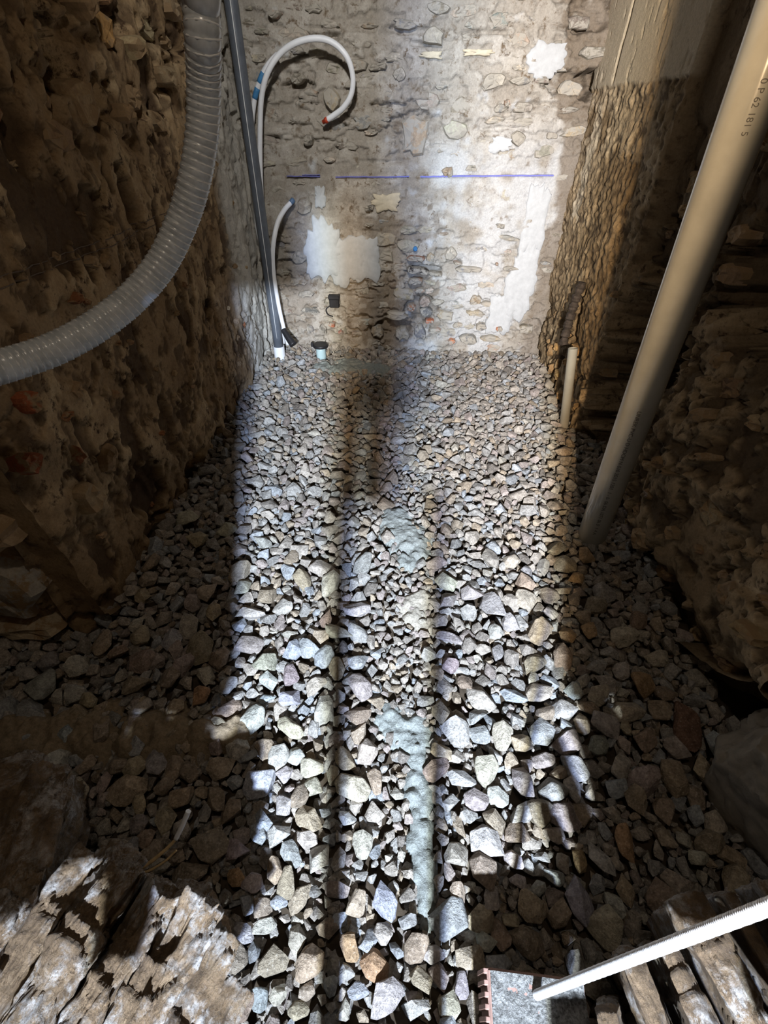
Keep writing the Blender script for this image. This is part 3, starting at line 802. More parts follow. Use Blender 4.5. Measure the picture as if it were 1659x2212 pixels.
# chalk lines
for x0, x1, z0, z1, th in [(-0.57, -0.42, 0.776, 0.777, 0.0025), (-0.35, -0.02, 0.776, 0.783, 0.004), (0.03, 0.16, 0.783, 0.787, 0.005), (0.17, 0.62, 0.787, 0.797, 0.0055), (-0.5, -0.42, 0.781, 0.783, 0.002)]:
    seg = 14
    xs = np.linspace(x0, x1, seg)
    zs = np.linspace(z0, z1, seg) + 0.001 * rng.uniform(-1, 1, seg)
    hh, _ = back_h(xs, zs)
    v = []
    for x, z, h in zip(xs, zs, hh):
        y = back_y(x) - max(h, 0.004) - 0.006
        v += [(x, y, z - th / 2), (x, y, z + th / 2), (x, y + 0.012, z + th / 2), (x, y + 0.012, z - th / 2)]
    f = []
    for i in range(seg - 1):
        for k in range(4):
            f.append((i * 4 + k, i * 4 + (k + 1) % 4, i * 4 + 4 + (k + 1) % 4, i * 4 + 4 + k))
    o = link_mesh('chalk_line', mesh_np('chalk_line', v, f, False), M_CHALK, wall_back)
    o['label'] = 'snapped blue chalk line'
for dz in (0.0, 0.016):
    ys = np.linspace(0.72, 1.80, 90)
    zs = 0.742 + dz + 0.003 * np.sin(ys * 9)
    hh, _ = left_h(ys, zs)
    v = []
    for y, z, h in zip(ys, zs, hh):
        x = -0.745 + h + 0.0015
        v += [(x, y, z - 0.0008), (x, y, z + 0.0008), (x - 0.008, y, z + 0.0008), (x - 0.008, y, z - 0.0008)]
    f = [(i * 4 + k, i * 4 + (k + 1) % 4, i * 4 + 4 + (k + 1) % 4, i * 4 + 4 + k) for i in range(89) for k in range(4)]
    o = link_mesh('chalk_line', mesh_np('chalk_line', v, f, False), M_CHALKDK, wall_left)
    o['label'] = 'thin dark chalk line'

# stones of the left wall: Y, z, width, height, colour
LW = [(1.547, 1.135, 0.09, 0.09, (0.42, 0.25, 0.10)), (1.36, 1.00, 0.13, 0.11, (0.36, 0.26, 0.15)), (1.66, 1.12, 0.10, 0.06, (0.36, 0.28, 0.16)), (1.50, 0.99, 0.09, 0.05, (0.33, 0.22, 0.12)),
      (1.80, 1.07, 0.10, 0.06, (0.34, 0.26, 0.16)), (1.60, 1.02, 0.09, 0.06, (0.32, 0.23, 0.14)), (1.45, 1.17, 0.10, 0.06, (0.30, 0.2, 0.11)), (1.72, 0.97, 0.12, 0.06, (0.34, 0.25, 0.15)),
      (0.775, 0.562, 0.05, 0.05, (0.30, 0.09, 0.04)), (0.70, 0.47, 0.06, 0.05, (0.27, 0.085, 0.04)), (0.83, 0.40, 0.04, 0.05, (0.26, 0.10, 0.05)), (0.80, 0.30, 0.08, 0.10, (0.30, 0.22, 0.13)),
      (0.92, 0.33, 0.10, 0.07, (0.28, 0.19, 0.11)), (1.90, 1.15, 0.08, 0.05, (0.36, 0.28, 0.18)), (1.95, 1.22, 0.10, 0.06, (0.33, 0.25, 0.16)), (1.20, 1.20, 0.10, 0.08, (0.29, 0.2, 0.12))]
keep = []
for (y, z, w, h, c) in LW:
    hh = float(left_h(np.array([y]), np.array([z]))[0][0])
    wall_piece(wall_left, 'stone', random.choice(WE), (-0.745 + max(hh, -0.03) + 0.004, y, z), (1, 0, 0), (w, 0.05, h), random.uniform(-0.4, 0.4), c)
    keep.append((y, z, w, h))
cnt = 0
for k in range(3000):
    if cnt >= 80:
        break
    y, z = random.uniform(0.66, 2.25), random.uniform(0.02, 1.45)
    w = random.uniform(0.022, 0.055) if z < 0.9 else random.uniform(0.05, 0.12)
    h = w * random.uniform(0.4, 0.9)
    if (z < 0.9 and random.random() < 0.5) or not free(y, z, w * 1.3, h * 1.3, keep):
        continue
    hh = float(left_h(np.array([y]), np.array([z]))[0][0])
    if hh < -0.05:
        continue
    keep.append((y, z, w, h))
    base = random.choice([(0.30, 0.20, 0.11), (0.38, 0.27, 0.16), (0.24, 0.15, 0.08), (0.40, 0.31, 0.20), (0.28, 0.12, 0.06)])
    wall_piece(wall_left, 'stone', random.choice(WE), (-0.745 + hh + random.uniform(-0.018, -0.006), y, z), (1, 0, 0), (w, 0.04, h), random.uniform(-0.6, 0.6), jit(base))
    cnt += 1
for (y, z, w, h, c) in []:
    pass
# squared footing blocks at the end of the left wall
for (x, z, w, h, c) in [(-0.90, 0.19, 0.24, 0.22, (0.36, 0.33, 0.28)), (-0.93, 0.035, 0.30, 0.065, (0.40, 0.33, 0.23)), (-1.22, 0.18, 0.30, 0.24, (0.33, 0.28, 0.22)), (-0.80, 0.36, 0.10, 0.09, (0.36, 0.26, 0.16)),
                        (-0.95, 0.37, 0.15, 0.10, (0.33, 0.22, 0.14)), (-1.15, 0.42, 0.16, 0.14, (0.36, 0.26, 0.16)), (-0.84, 0.50, 0.10, 0.10, (0.34, 0.2, 0.12))]:
    wall_piece(wall_left_end, 'stone', random.choice(WE), (x, 0.622, z), (0, -1, 0), (w, 0.07, h), random.uniform(-0.06, 0.06), c)

keep = []
cnt = 0
for k in range(4000):
    if cnt >= 90:
        break
    y, z = random.uniform(0.50, 2.45), random.uniform(0.0, 1.0)
    inpil = y > 1.72
    if inpil and z > 0.28:
        continue
    w = random.uniform(0.03, 0.10)
    h = w * random.uniform(0.5, 1.0)
    if not free(y, z, w * 1.1, h * 1.1, keep):
        continue
    hh = float(right_h(np.array([y]), np.array([z]))[0][0])
    keep.append((y, z, w, h))
    base = random.choice([(0.26, 0.19, 0.12), (0.34, 0.26, 0.17), (0.20, 0.14, 0.09), (0.30, 0.27, 0.23), (0.38, 0.29, 0.18)])
    if inpil and z < 0.25:
        base = random.choice([(0.42, 0.27, 0.11), (0.36, 0.24, 0.12), (0.30, 0.2, 0.1)])
    wall_piece(wall_right, 'stone', random.choice(WE), (0.715 - hh - random.uniform(-0.020, -0.004), y, z), (-1, 0, 0), (w, 0.055, h), random.uniform(-0.7, 0.7), jit(base))
    cnt += 1


# ------------------------------------------------------------------ gravel
def hull_mesh(seed, n=20, bevel=False):
    r = np.random.default_rng(seed)
    p = r.normal(size=(n, 3))
    p /= np.linalg.norm(p, axis=1)[:, None]
    # squash towards a few facets, so that the stone looks crushed
    for k in range(r.integers(4, 8)):
        d = r.normal(size=3)
        d /= np.linalg.norm(d)
        cut = r.uniform(0.42, 0.72)
        s = p @ d
        p -= np.clip(s - cut, 0, None)[:, None] * d
    p *= r.uniform(0.88, 1.05, (n, 1))
    bm = bmesh.new()
    for q in p:
        bm.verts.new(q)
    res = bmesh.ops.convex_hull(bm, input=bm.verts[:])
    bmesh.ops.delete(bm, geom=list({g for g in res['geom_interior'] if isinstance(g, bmesh.types.BMVert)}), context='VERTS')
    lone = [v for v in bm.verts if not v.link_faces]
    if lone:
        bmesh.ops.delete(bm, geom=lone, context='VERTS')
    if bevel:
        bmesh.ops.dissolve_limit(bm, angle_limit=math.radians(9), verts=bm.verts[:], edges=bm.edges[:])
        bmesh.ops.bevel(bm, geom=bm.edges[:], offset=0.05, segments=1, affect='EDGES', clamp_overlap=True)
    bmesh.ops.triangulate(bm, faces=bm.faces[:])
    bmesh.ops.recalc_face_normals(bm, faces=bm.faces[:])
    bm.verts.ensure_lookup_table()
    bm.verts.index_update()
    v = np.array([x.co[:] for x in bm.verts])
    mid = (v.max(0) + v.min(0)) / 2
    v = (v - mid) / ((v.max(0) - v.min(0)) / 2)
    f = np.array([[x.index for x in g.verts] for g in bm.faces])
    bm.free()
    return v, f


PROTO = [hull_mesh(900 + k, 18 + k % 7) for k in range(30)]
FINE = [hull_mesh(1500 + k, 22 + k % 9, True) for k in range(26)]

MIX = [((0.41, 0.375, 0.335), 0.34), ((0.37, 0.365, 0.355), 0.24), ((0.40, 0.335, 0.26), 0.11), ((0.36, 0.385, 0.415), 0.08), ((0.39, 0.34, 0.32), 0.10), ((0.28, 0.255, 0.23), 0.08), ((0.46, 0.44, 0.39), 0.05)]
MIXC = np.array([c for c, _ in MIX])
MIXW = np.array([w for _, w in MIX])
MIXW = MIXW / MIXW.sum()


def inside(x, y):
    """where gravel lies"""
    if y > 2.53:
        return False
    if y > 0.63:
        lo = -0.755
    else:
        lo = -1.25
    if y > 1.70:
        hi = 0.73
    elif y > 0.50:
        hi = 0.93 if (1.2 < y < 1.68) else 0.76
    else:
        hi = 1.0
    return lo < x < hi and y > -0.22


cells = {}
CS = 0.05


def fits(x, y, r, k=0.80):
    ci, cj = int(x // CS), int(y // CS)
    for i in (ci - 1, ci, ci + 1):
        for j in (cj - 1, cj, cj + 1):
            for (a, b, c) in cells.get((i, j), ()):
                d = (r + c) * k
                if (a - x) ** 2 + (b - y) ** 2 < d * d:
                    return False
    return True


def put(x, y, r):
    cells.setdefault((int(x // CS), int(y // CS)), []).append((x, y, r))


# keep loose stones out of the feet of pipes and out of the mortar
for (x, y, r) in [(BIG[0][0], BIG[0][1], 0.045), (SMALL[0][0], SMALL[0][1], 0.022), (CONDUIT[0][0], CONDUIT[0][1], 0.035), (STUB[0], STUB[1], 0.035)]:
    put(x, y, r)
SPILLS = SPILL_MID + SPILL_LONG + SPILL_BACK
loose = []          # x, y, half length, half width, angle, colour key, individually read?
for (x, y, L, W, a, c) in STONES:
    loose.append((x, y, L / 2, W / 2, math.radians(a), c, True))
    if max(L, W) > 0.055 and max(L, W) / max(min(L, W), 1e-3) > 1.3:
        dx, dy = math.cos(math.radians(a)) * L * 0.22, math.sin(math.radians(a)) * L * 0.22
        put(x + dx, y + dy, W / 2)
        put(x - dx, y - dy, W / 2)
    else:
        put(x, y, (L + W) / 4)
for (x, y, r) in SPILLS:
    put(x, y, min(r * 0.8, 0.045))

pyr = random.Random(11)
auto = []
for r0, r1, n in ((0.024, 0.030, 700), (0.019, 0.024, 2600), (0.0145, 0.019, 9000), (0.0105, 0.0145, 20000), (0.0075, 0.0105, 30000), (0.005, 0.0075, 26000)):
    for _ in range(n):
        x, y = pyr.uniform(-1.2, 0.95), pyr.uniform(-0.2, 2.52)
        if not inside(x, y):
            continue
        r = pyr.uniform(r0, r1)
        big = 0.55 if y > 1.6 else (0.75 if y > 0.8 else 1.0)
        if r > 0.017 and pyr.random() > big:
            continue
        lane = math.exp(-((x - 0.03) / 0.10) ** 2) * (1 if 0.15 < y < 1.4 else 0.35)
        if lane > 0.45 and r > 0.0125 and pyr.random() < lane * 1.1:
            continue
        if y > 0.6 and r < 0.0065:
            continue
        if fits(x, y, r):
            put(x, y, r)
            auto.append((x, y, r))
auto = np.array(auto)

# the largest in view of these become objects of their own
eye = np.array([0, 0, 1.0])
Fw = -np.array(CAM_AXES[2])
Rt, Up = np.array(CAM_AXES[0]), np.array(CAM_AXES[1])
rel = np.stack([auto[:, 0], auto[:, 1], np.zeros(len(auto))], 1) - eye
dep = rel @ Fw
px = 829.5 + 986 * (rel @ Rt) / dep
py = 1106 - 986 * (rel @ Up) / dep
vis = (px > 15) & (px < 1645) & (py > 760) & (py < 2195)
# behind the rock ledges
vis &= ~((px < 520) & (py > 1600 + 0.93 * px)) & ~((px > 1010) & (py > 2070 - 0.18 * (px - 1010)))
vis &= ~((auto[:, 0] < -0.72) & (auto[:, 1] > 0.58)) & ~((auto[:, 0] > 0.68) & (auto[:, 1] > 0.45))
show = np.where(vis, auto[:, 2] / dep, 0)
N_AUTO = 300 - len(loose)
top = np.argsort(-show)[:N_AUTO]
is_top = np.zeros(len(auto), bool)
is_top[top] = True


def rot_np(az, tx, ty):
    """rotation matrices (N,3,3): tilt about x and y, then turn about z"""
    ca, sa, cx, sx, cy, sy = np.cos(az), np.sin(az), np.cos(tx), np.sin(tx), np.cos(ty), np.sin(ty)
    o, z = np.ones_like(az), np.zeros_like(az)
    Rz = np.stack([ca, -sa, z, sa, ca, z, z, z, o], 1).reshape(-1, 3, 3)
    Rx = np.stack([o, z, z, z, cx, -sx, z, sx, cx], 1).reshape(-1, 3, 3)
    Ry = np.stack([cy, z, sy, z, o, z, -sy, z, cy], 1).reshape(-1, 3, 3)
    return Rz @ Rx @ Ry


def scatter(name, X, Y, Z, R, seed, tilt=0.45, label=None, dim=1.0):
    g = np.random.default_rng(seed)
    n = len(X)
    asp = np.stack([R * g.uniform(1.0, 1.32, n), R * g.uniform(0.72, 1.05, n), R * g.uniform(0.55, 0.85, n)], 1)
    rot = rot_np(g.uniform(0, 6.283, n), g.normal(0, tilt, n), g.normal(0, tilt, n))
    cols = MIXC[g.choice(len(MIXC), n, p=MIXW)] * g.uniform(0.78, 1.15, (n, 1)) * dim
    which = g.integers(0, len(PROTO), n)
    V, F, K, off = [], [], [], 0
    for k, (pv, pf) in enumerate(PROTO):
        i = np.nonzero(which == k)[0]
        if not len(i):
            continue
        v = np.einsum('nij,nkj->nki', rot[i], pv[None] * asp[i][:, None])
        v += np.stack([X[i], Y[i], Z[i]], 1)[:, None]
        V.append(v.reshape(-1, 3))
        F.append((pf[None] + (np.arange(len(i)) * len(pv))[:, None, None]).reshape(-1, 3) + off)
        K.append(np.repeat(cols[i], len(pv), 0))
        off += len(i) * len(pv)
    me = mesh_np(name, np.vstack(V), np.vstack(F), False)
    col_attr(me, 'Col', np.vstack(K))
    return link_mesh(name, me, M_ST_ATT)


rest = auto[~is_top]
zr = floor_z(rest[:, 0], rest[:, 1]) + 0.25 * rest[:, 2] + rng.uniform(-0.008, 0.004, len(rest)) - 0.006
under = []
for _ in range(9000):
    x, y = pyr.uniform(-1.2, 0.95), pyr.uniform(-0.2, 2.52)
    if inside(x, y):
        under.append((x, y, pyr.uniform(0.009, 0.017)))
under = np.array(under)
zu = floor_z(under[:, 0], under[:, 1]) - 0.021
g = scatter('gravel', np.r_[rest[:, 0], under[:, 0]], np.r_[rest[:, 1], under[:, 1]], np.r_[zr, zu], np.r_[rest[:, 2], under[:, 2]], 77)
tag(g, 'crushed grey and brown gravel covering the whole cellar floor between the walls', 'gravel', kind='stuff')

# individual stones
FM = []
for k, (pv, pf) in enumerate(FINE):
    me = mesh_np('stone', pv, pf, False)
    me.materials.append(M_ST_OBJ)
    FM.append(me)
for i in top:
    x, y, r = auto[i]
    key = random.choices(['c', 'w', 't', 'n', 'g', 'b', 'v', 'o'], [20, 20, 18, 22, 12, 9, 9, 4])[0]
    loose.append((x, y, r * random.uniform(1.0, 1.3), r * random.uniform(0.75, 1.0), random.uniform(0, 3.14), key, False))

COLW = {'w': 'pale grey', 'b': 'bluish grey', 'c': 'cream', 't': 'tan', 'o': 'orange-brown', 'n': 'brown', 'g': 'mid-grey', 'r': 'dark red', 'v': 'pinkish grey'}
ORD = ['nearest', 'second nearest', 'third nearest', 'fourth nearest', 'fifth nearest', 'sixth nearest', 'seventh nearest', 'eighth nearest', 'ninth nearest', 'tenth nearest', 'eleventh nearest', 'twelfth nearest']


def zone(x, y):
    a = (x - 0.04) / (y + 1.1)
    if a < -0.215:
        return 'in the left shade', 'the slab ledge', (-0.25, 0.10)
    if a > 0.215:
        return 'in the right shade', 'the thick pipe foot', (BIG[0][0], BIG[0][1])
    if a < -0.09:
        return 'in the bluish strip', 'the slab ledge', (-0.25, 0.10)
    if a < 0.05:
        return 'in the middle lane', 'the long mortar smear', (SPILL_LONG[5][0], SPILL_LONG[5][1])
    return 'in the bright strip', 'the clay block', (0.17, 0.03)


buckets = {}
objs = []
for (x, y, a, b, ang, key, known) in loose:
    o = bpy.data.objects.new('stone', random.choice(FM))
    C.objects.link(o)
    hz = min(a, b) * random.uniform(0.62, 0.85)
    if known and max(a, b) > 0.04:
        hz = min(a, b) * 0.55
    z = float(floor_z(np.array([x]), np.array([y]))[0]) + hz * 0.35 + 0.001
    o.location = (x, y, z)
    tl = 0.16 if known else 0.3
    o.rotation_euler = (random.gauss(0, tl), random.gauss(0, tl), ang)
    o.scale = (a * 1.06, b * 1.06, hz)
    o.color = (*jit(STONE_COL[key], 0.1), 1)
    ratio = max(a, b) / min(a, b)
    shp = 'long' if ratio > 1.55 else ('chunky' if ratio < 1.22 else 'angular')
    big = 'large ' if max(a, b) > 0.028 else ''
    zw, lm, lp = zone(x, y)
    buckets.setdefault((big, COLW[key], shp, zw, lm), []).append((math.hypot(x - lp[0], y - lp[1]), o))
    o['category'] = 'stone'
    o['group'] = 'loose stones of the gravel bed'
for (big, cw, shp, zw, lm), lst in buckets.items():
    lst.sort(key=lambda t: t[0])
    for k, (d, o) in enumerate(lst):
        if len(lst) == 1:
            o['label'] = f'the only {big}{cw} {shp} stone {zw}'
        else:
            o['label'] = f'{big}{cw} {shp} stone {zw}, {ORD[min(k, 11)]} to {lm}'


# ------------------------------------------------------------------ mortar and sand lying on the gravel
def spill(name, circles, mat, top, label, cat, seed, step=0.0035, fine=0.011):
    cs = np.array(circles)
    pad = cs[:, 2].max() * 1.3
    xs = np.arange(cs[:, 0].min() - pad, cs[:, 0].max() + pad, step)
    ys = np.arange(cs[:, 1].min() - pad, cs[:, 1].max() + pad, step)
    uu, vv = np.meshgrid(xs, ys, indexing='ij')
    u, w = uu.ravel(), vv.ravel()
    wob = 0.45 * fbm(P2(u, w, 26, 3), 4, seed)
    d = np.min(np.sqrt((u[:, None] - cs[None, :, 0]) ** 2 + (w[:, None] - cs[None, :, 1]) ** 2) / cs[None, :, 2], axis=1) + wob
    k = 1 - d
    h = top * sstep(-0.15, 0.55, k) + fine * fbm(P2(u, w, 55, 4), 4, seed + 3) + 0.006 * fbm(P2(u, w, 14, 5), 3, seed + 7)
    z = floor_z(u, w) - 0.012 + h
    ok = (k > -0.15).reshape(uu.shape)
    nv = len(ys)
    i, j = np.nonzero(ok[:-1, :-1] & ok[1:, :-1] & ok[:-1, 1:] & ok[1:, 1:])
    f = np.stack([i * nv + j, (i + 1) * nv + j, (i + 1) * nv + j + 1, i * nv + j + 1], -1)
    used = np.unique(f)
    remap = np.zeros(len(u), int)
    remap[used] = np.arange(len(used))
    n = len(used)
    P = np.stack([u, w, z], 1)[used]
    Pb = P.copy()
    Pb[:, 2] = floor_z(P[:, 0], P[:, 1]) - 0.022
    f = remap[f]
    # close it underneath: rim walls and a bottom
    e = {}
    for q in f:
        for a_, b_ in zip(q, np.roll(q, -1)):
            e[(a_, b_)] = 1
    rim = [(b_, a_, a_ + n, b_ + n) for (a_, b_) in e if (b_, a_) not in e]
    F = np.vstack([f, f[:, ::-1] + n] + ([np.array(rim)] if rim else []))
    me = mesh_np(name, np.vstack([P, Pb]), F, True)
    o = link_mesh(name, me, mat)
    return tag(o, label, cat)


spill('mortar_spill', SPILL_MID, M_MORTAR, 0.017, 'broad grey mortar smear halfway down the middle of the gravel', 'mortar', 401)
spill('mortar_spill', SPILL_LONG, M_MORTAR, 0.013, 'long narrow grey mortar smear running down the near gravel', 'mortar', 402)
spill('mortar_spill', SPILL_BACK, M_WETMORTAR, 0.020, 'dark wet mortar puddle at the foot of the back wall', 'mortar', 403)
spill('sand_strip', SAND_LEFT, M_SAND, 0.030, 'band of brown sand across the gravel in the shade left', 'sand', 404)
spill('sand_heap', SAND_MID[:2], M_SANDG, 0.013, 'small sandy spot in the gravel toward the back wall', 'sand', 405)
spill('sand_heap', SAND_MID[2:], M_SANDG, 0.013, 'sandy spot in the middle lane below the broad mortar smear', 'sand', 406)


# ------------------------------------------------------------------ pipes
def lerp(a, b, t):
    return tuple(a[k] + (b[k] - a[k]) * t for k in range(3))


b0, b1 = BIG
dirv = Vector(b1) - Vector(b0)
b_low = Vector(b0) - dirv.normalized() * 0.035
b_top = Vector(b0) + dirv * 1.45
big = thing('waste_pipe', b0, 'thick pale grey plastic pipe leaning out of the gravel beside the right wall', 'pipe')
link_mesh('pipe_tube', lathe_tube('pipe_tube', b_low, b_top, 0.0415, 0.0385, 48, 6), M_PIPE, big)
dn = dirv.normalized()


def pipe_text(parent, words, s_along, size, off_angle, r=0.0415):
    cu = bpy.data.curves.new('printed_text', 'FONT')
    cu.body = words
    cu.size = size
    cu.extrude = 0.0002
    cu.align_y = 'CENTER'
    tmp = bpy.data.objects.new('tmp_text', cu)
    C.objects.link(tmp)
    bpy.context.view_layer.update()
    me = bpy.data.meshes.new_from_object(tmp.evaluated_get(bpy.context.evaluated_depsgraph_get()))
    C.objects.unlink(tmp)
    bpy.data.objects.remove(tmp)
    at = Vector(b0) + dirv * s_along
    toeye = Vector((0, 0, 1.0)) - at
    toeye -= dn * toeye.dot(dn)
    toeye.normalize()
    nrm = Matrix.Rotation(off_angle, 3, dn) @ toeye
    x = -dn
    z = nrm
    y = z.cross(x)
    me.transform(Matrix.Translation(at + nrm * (r + 0.0002)) @ Matrix((x, y, z)).transposed().to_4x4())
    me.materials.clear()
    o = link_mesh('printed_text', me, M_INK, parent)
    o['label'] = 'black printed pipe marking'
    return o


pipe_text(big, 'UNREK PVC-U D HDCM N 010 2015 1201  1 - 0- 06 DA 1071 06 0  1 4 A', 0.40, 0.0135, 0.12)
pipe_text(big, '0 P 62 181 5', 0.93, 0.014, 0.22)

s0, s1 = SMALL
small = thing('drain_pipe', s0, 'short thin grey open-topped pipe standing at the base of the pillar', 'pipe')
link_mesh('pipe_tube', lathe_tube('pipe_tube', Vector(s0) - Vector((0, 0, 0.03)), s1, 0.0185, 0.0165, 28, 2, 0.10), M_PIPE, small)
bore = tube_mesh('bore', np.array([Vector(s1) - (Vector(s1) - Vector(s0)).normalized() * 0.020, Vector(s1) - (Vector(s1) - Vector(s0)).normalized() * 0.012]), 0.0163, 20)
link_mesh('bore', bore, M_BLACK, small)  # black disc set in the mouth to paint its inner shade

c0, c1 = CONDUIT
cd = Vector(c1) - Vector(c0)
con = thing('conduit_pipe', c0, 'tall slim slate grey conduit leaning in the left back corner', 'pipe')
link_mesh('pipe_tube', tube_mesh('pipe_tube', np.array([lerp(c0, c1, t) for t in np.linspace(0.03, 1.22, 14)]), 0.0245, 28), M_CONDUIT, con)
o = link_mesh('socket', lathe_tube('socket', Vector(c0) - Vector((0, 0, 0.03)), lerp(c0, c1, 0.045), 0.0295, 0.0255, 32, 2, 0.02), M_WHITE, con)
o['label'] = 'white socket at the foot'
o = link_mesh('seam_highlight', tube_mesh('seam_highlight', np.array([Vector(lerp(c0, c1, t)) + Vector((0.004, -0.0258, 0.004)) for t in np.linspace(0.08, 1.2, 12)]), 0.0016, 6), M_COIL, con)  # pale strip paints in the highlight running along the conduit
o['label'] = 'moulding line along the conduit with its highlight painted pale'

# white water pipes
R_T = 0.0102


def water_pipe(pts, label, n=110):
    Q, L = spline(pts, n)
    root = thing('water_pipe', tuple(Q[0]), label, 'pipe', 'white plastic water pipes in the corner')
    link_mesh('pipe_tube', tube_mesh('pipe_tube', Q, R_T, 14), M_WHITE, root)
    return root, Q


p_red, Qr = water_pipe(TUBE_RED, 'white plastic pipe bent into a big hook, red plug in its end', 170)
e = Qr[-1]
d = (Qr[-1] - Qr[-3]) / np.linalg.norm(Qr[-1] - Qr[-3])
o = link_mesh('plug', tube_mesh('plug', np.array([e - d * 0.004, e + d * 0.008, e + d * 0.0085, e + d * 0.020]), [0.0105, 0.0105, 0.008, 0.0075], 14), M_RED, p_red)
o['label'] = 'red end plug'
p_blue, Qb = water_pipe(TUBE_BLUE, 'straight white plastic pipe with two blue bands beside the hooked one', 130)
for target in ((556, 200), (566, 168)):
    k = int(np.argmin([abs((829.5 + 986 * ((q - eye) @ Rt) / ((q - eye) @ Fw)) - target[0]) + abs((1106 - 986 * ((q - eye) @ Up) / ((q - eye) @ Fw)) - target[1]) for q in Qb]))
    o = link_mesh('band', tube_mesh('band', Qb[k - 2:k + 3], R_T * 1.05, 14), M_BLUE, p_blue)
    o['label'] = 'blue tape band'
p_short, Qs = water_pipe(TUBE_SHORT, 'short curved white plastic pipe with a dark blue end cap', 90)
e = Qs[-1]
d = (Qs[-1] - Qs[-3]) / np.linalg.norm(Qs[-1] - Qs[-3])
o = link_mesh('end_cap', tube_mesh('end_cap', np.array([e - d * 0.006, e + d * 0.014, e + d * 0.017]), [0.0116, 0.0116, 0.009], 14), M_CAPBLUE, p_short)
o['label'] = 'dark blue end cap'
Q, L = spline(SLEEVE, 16)
slv = link_mesh('cable_sleeve', tube_mesh('cable_sleeve', Q, np.linspace(0.014, 0.020, 16), 12), M_BLACK)
tag(slv, 'black rubber sleeve beside the white conduit socket in the corner', 'sleeve')

# capped stub by the back wall
sx, sy, sz = STUB
stub = thing('capped_stub', (sx, sy, 0), 'short pale teal pipe stub with a black lid by the back wall', 'pipe')
link_mesh('pipe_tube', tube_mesh('pipe_tube', np.array([(sx, sy, z) for z in (-0.03, 0.0, 0.03, 0.052)]), 0.026, 24), M_TEAL, stub)
link_mesh('lid', tube_mesh('lid', np.array([(sx, sy, z) for z in (0.048, 0.0481, 0.058, 0.062)]), [0.030, 0.040, 0.040, 0.036], 28), M_BLACK, stub)
link_mesh('lid_tab', box_mesh('lid_tab', (sx - 0.050, sy - 0.012, 0.050), (sx - 0.036, sy + 0.004, 0.072), 0.002), M_BLACK, stub)

# junction box in the wall
bx, by, bz = BOX
jb = thing('junction_box', (bx, back_y(bx), bz), 'small black plastic box set into the back wall under the white plaster', 'box')
link_mesh('box_body', box_mesh('box_body', (bx - 0.026, back_y(bx) - 0.030, bz - 0.030), (bx + 0.026, back_y(bx) + 0.03, bz + 0.026), 0.005), M_BLACK, jb)
link_mesh('box_lid', box_mesh('box_lid', (bx - 0.030, back_y(bx) - 0.036, bz + 0.012), (bx + 0.030, back_y(bx) - 0.004, bz + 0.034), 0.004), M_BLACK, jb)
link_mesh('cable', tube_mesh('cable', spline([(bx - 0.024, back_y(bx) - 0.016, bz - 0.022), (bx - 0.046, back_y(bx) - 0.020, bz - 0.040), (bx - 0.040, back_y(bx) - 0.016, bz - 0.066), (bx - 0.014, back_y(bx) - 0.008, bz - 0.080)], 18)[0], 0.003, 8), M_BLACK, jb)
px_, _, pz_ = BLUEPLUG
bp = thing('wall_plug', (px_, back_y(px_), pz_), 'tiny blue plastic plug in the middle of the back wall', 'plug')
link_mesh('plug_body', tube_mesh('plug_body', np.array([(px_, back_y(px_) + 0.02, pz_), (px_, back_y(px_) - 0.018, pz_), (px_ + 0.001, back_y(px_) - 0.022, pz_)]), [0.010, 0.011, 0.007], 10), M_BLUE, bp)

# blackened old pipe above the small grey pipe
oq, _ = spline([(0.688, 2.03, 0.24), (0.690, 2.04, 0.33), (0.695, 2.045, 0.42), (0.705, 2.05, 0.49)], 40)
me = tube_mesh('old_pipe', oq, 0.017 + 0.006 * np.sin(np.arange(40) * 1.7) * np.cos(np.arange(40) * 0.6), 14, True, False)
tag(link_mesh('old_pipe', me, M_WOOD), 'blackened crumbling old pipe stuck in the pillar above the small grey pipe', 'pipe')

# ------------------------------------------------------------------ suction hose
h0, h9 = HOSE[0], HOSE[-1]
HOSE = [(h0[0] + 0.02, h0[1] + 0.02, h0[2] + 0.75), (h0[0] + 0.015, h0[1] + 0.015, h0[2] + 0.35)] + HOSE + [(h9[0] - 0.16, h9[1] - 0.14, h9[2] - 0.03), (h9[0] - 0.45, h9[1] - 0.30, h9[2] - 0.15)]
QH, LH = spline(HOSE, 2200)
pitch = 0.0108
s = np.linspace(0, LH, len(QH))
prof = 0.0232 + 0.0014 * np.abs(np.sin(math.pi * s / pitch)) ** 0.7
hose = thing('suction_hose', tuple(QH[len(QH) // 2]), 'thick clear ribbed suction hose hanging in a curve before the left wall', 'hose')
hwall = link_mesh('hose_wall', tube_mesh('hose_wall', QH, prof, 26, False), M_HOSE, hose)
T, N, B = frames(QH)
k = 10
idx = np.linspace(0, len(QH) - 1, int(LH / pitch) * k)
th = np.linspace(0, int(LH / pitch) * 2 * math.pi, len(idx))
ii = idx.astype(int)
coil = QH[ii] + 0.0242 * (np.cos(th)[:, None] * N[ii] + np.sin(th)[:, None] * B[ii])
link_mesh('wire_coil', tube_mesh('wire_coil', coil, 0.0015, 5), M_COIL, hwall)

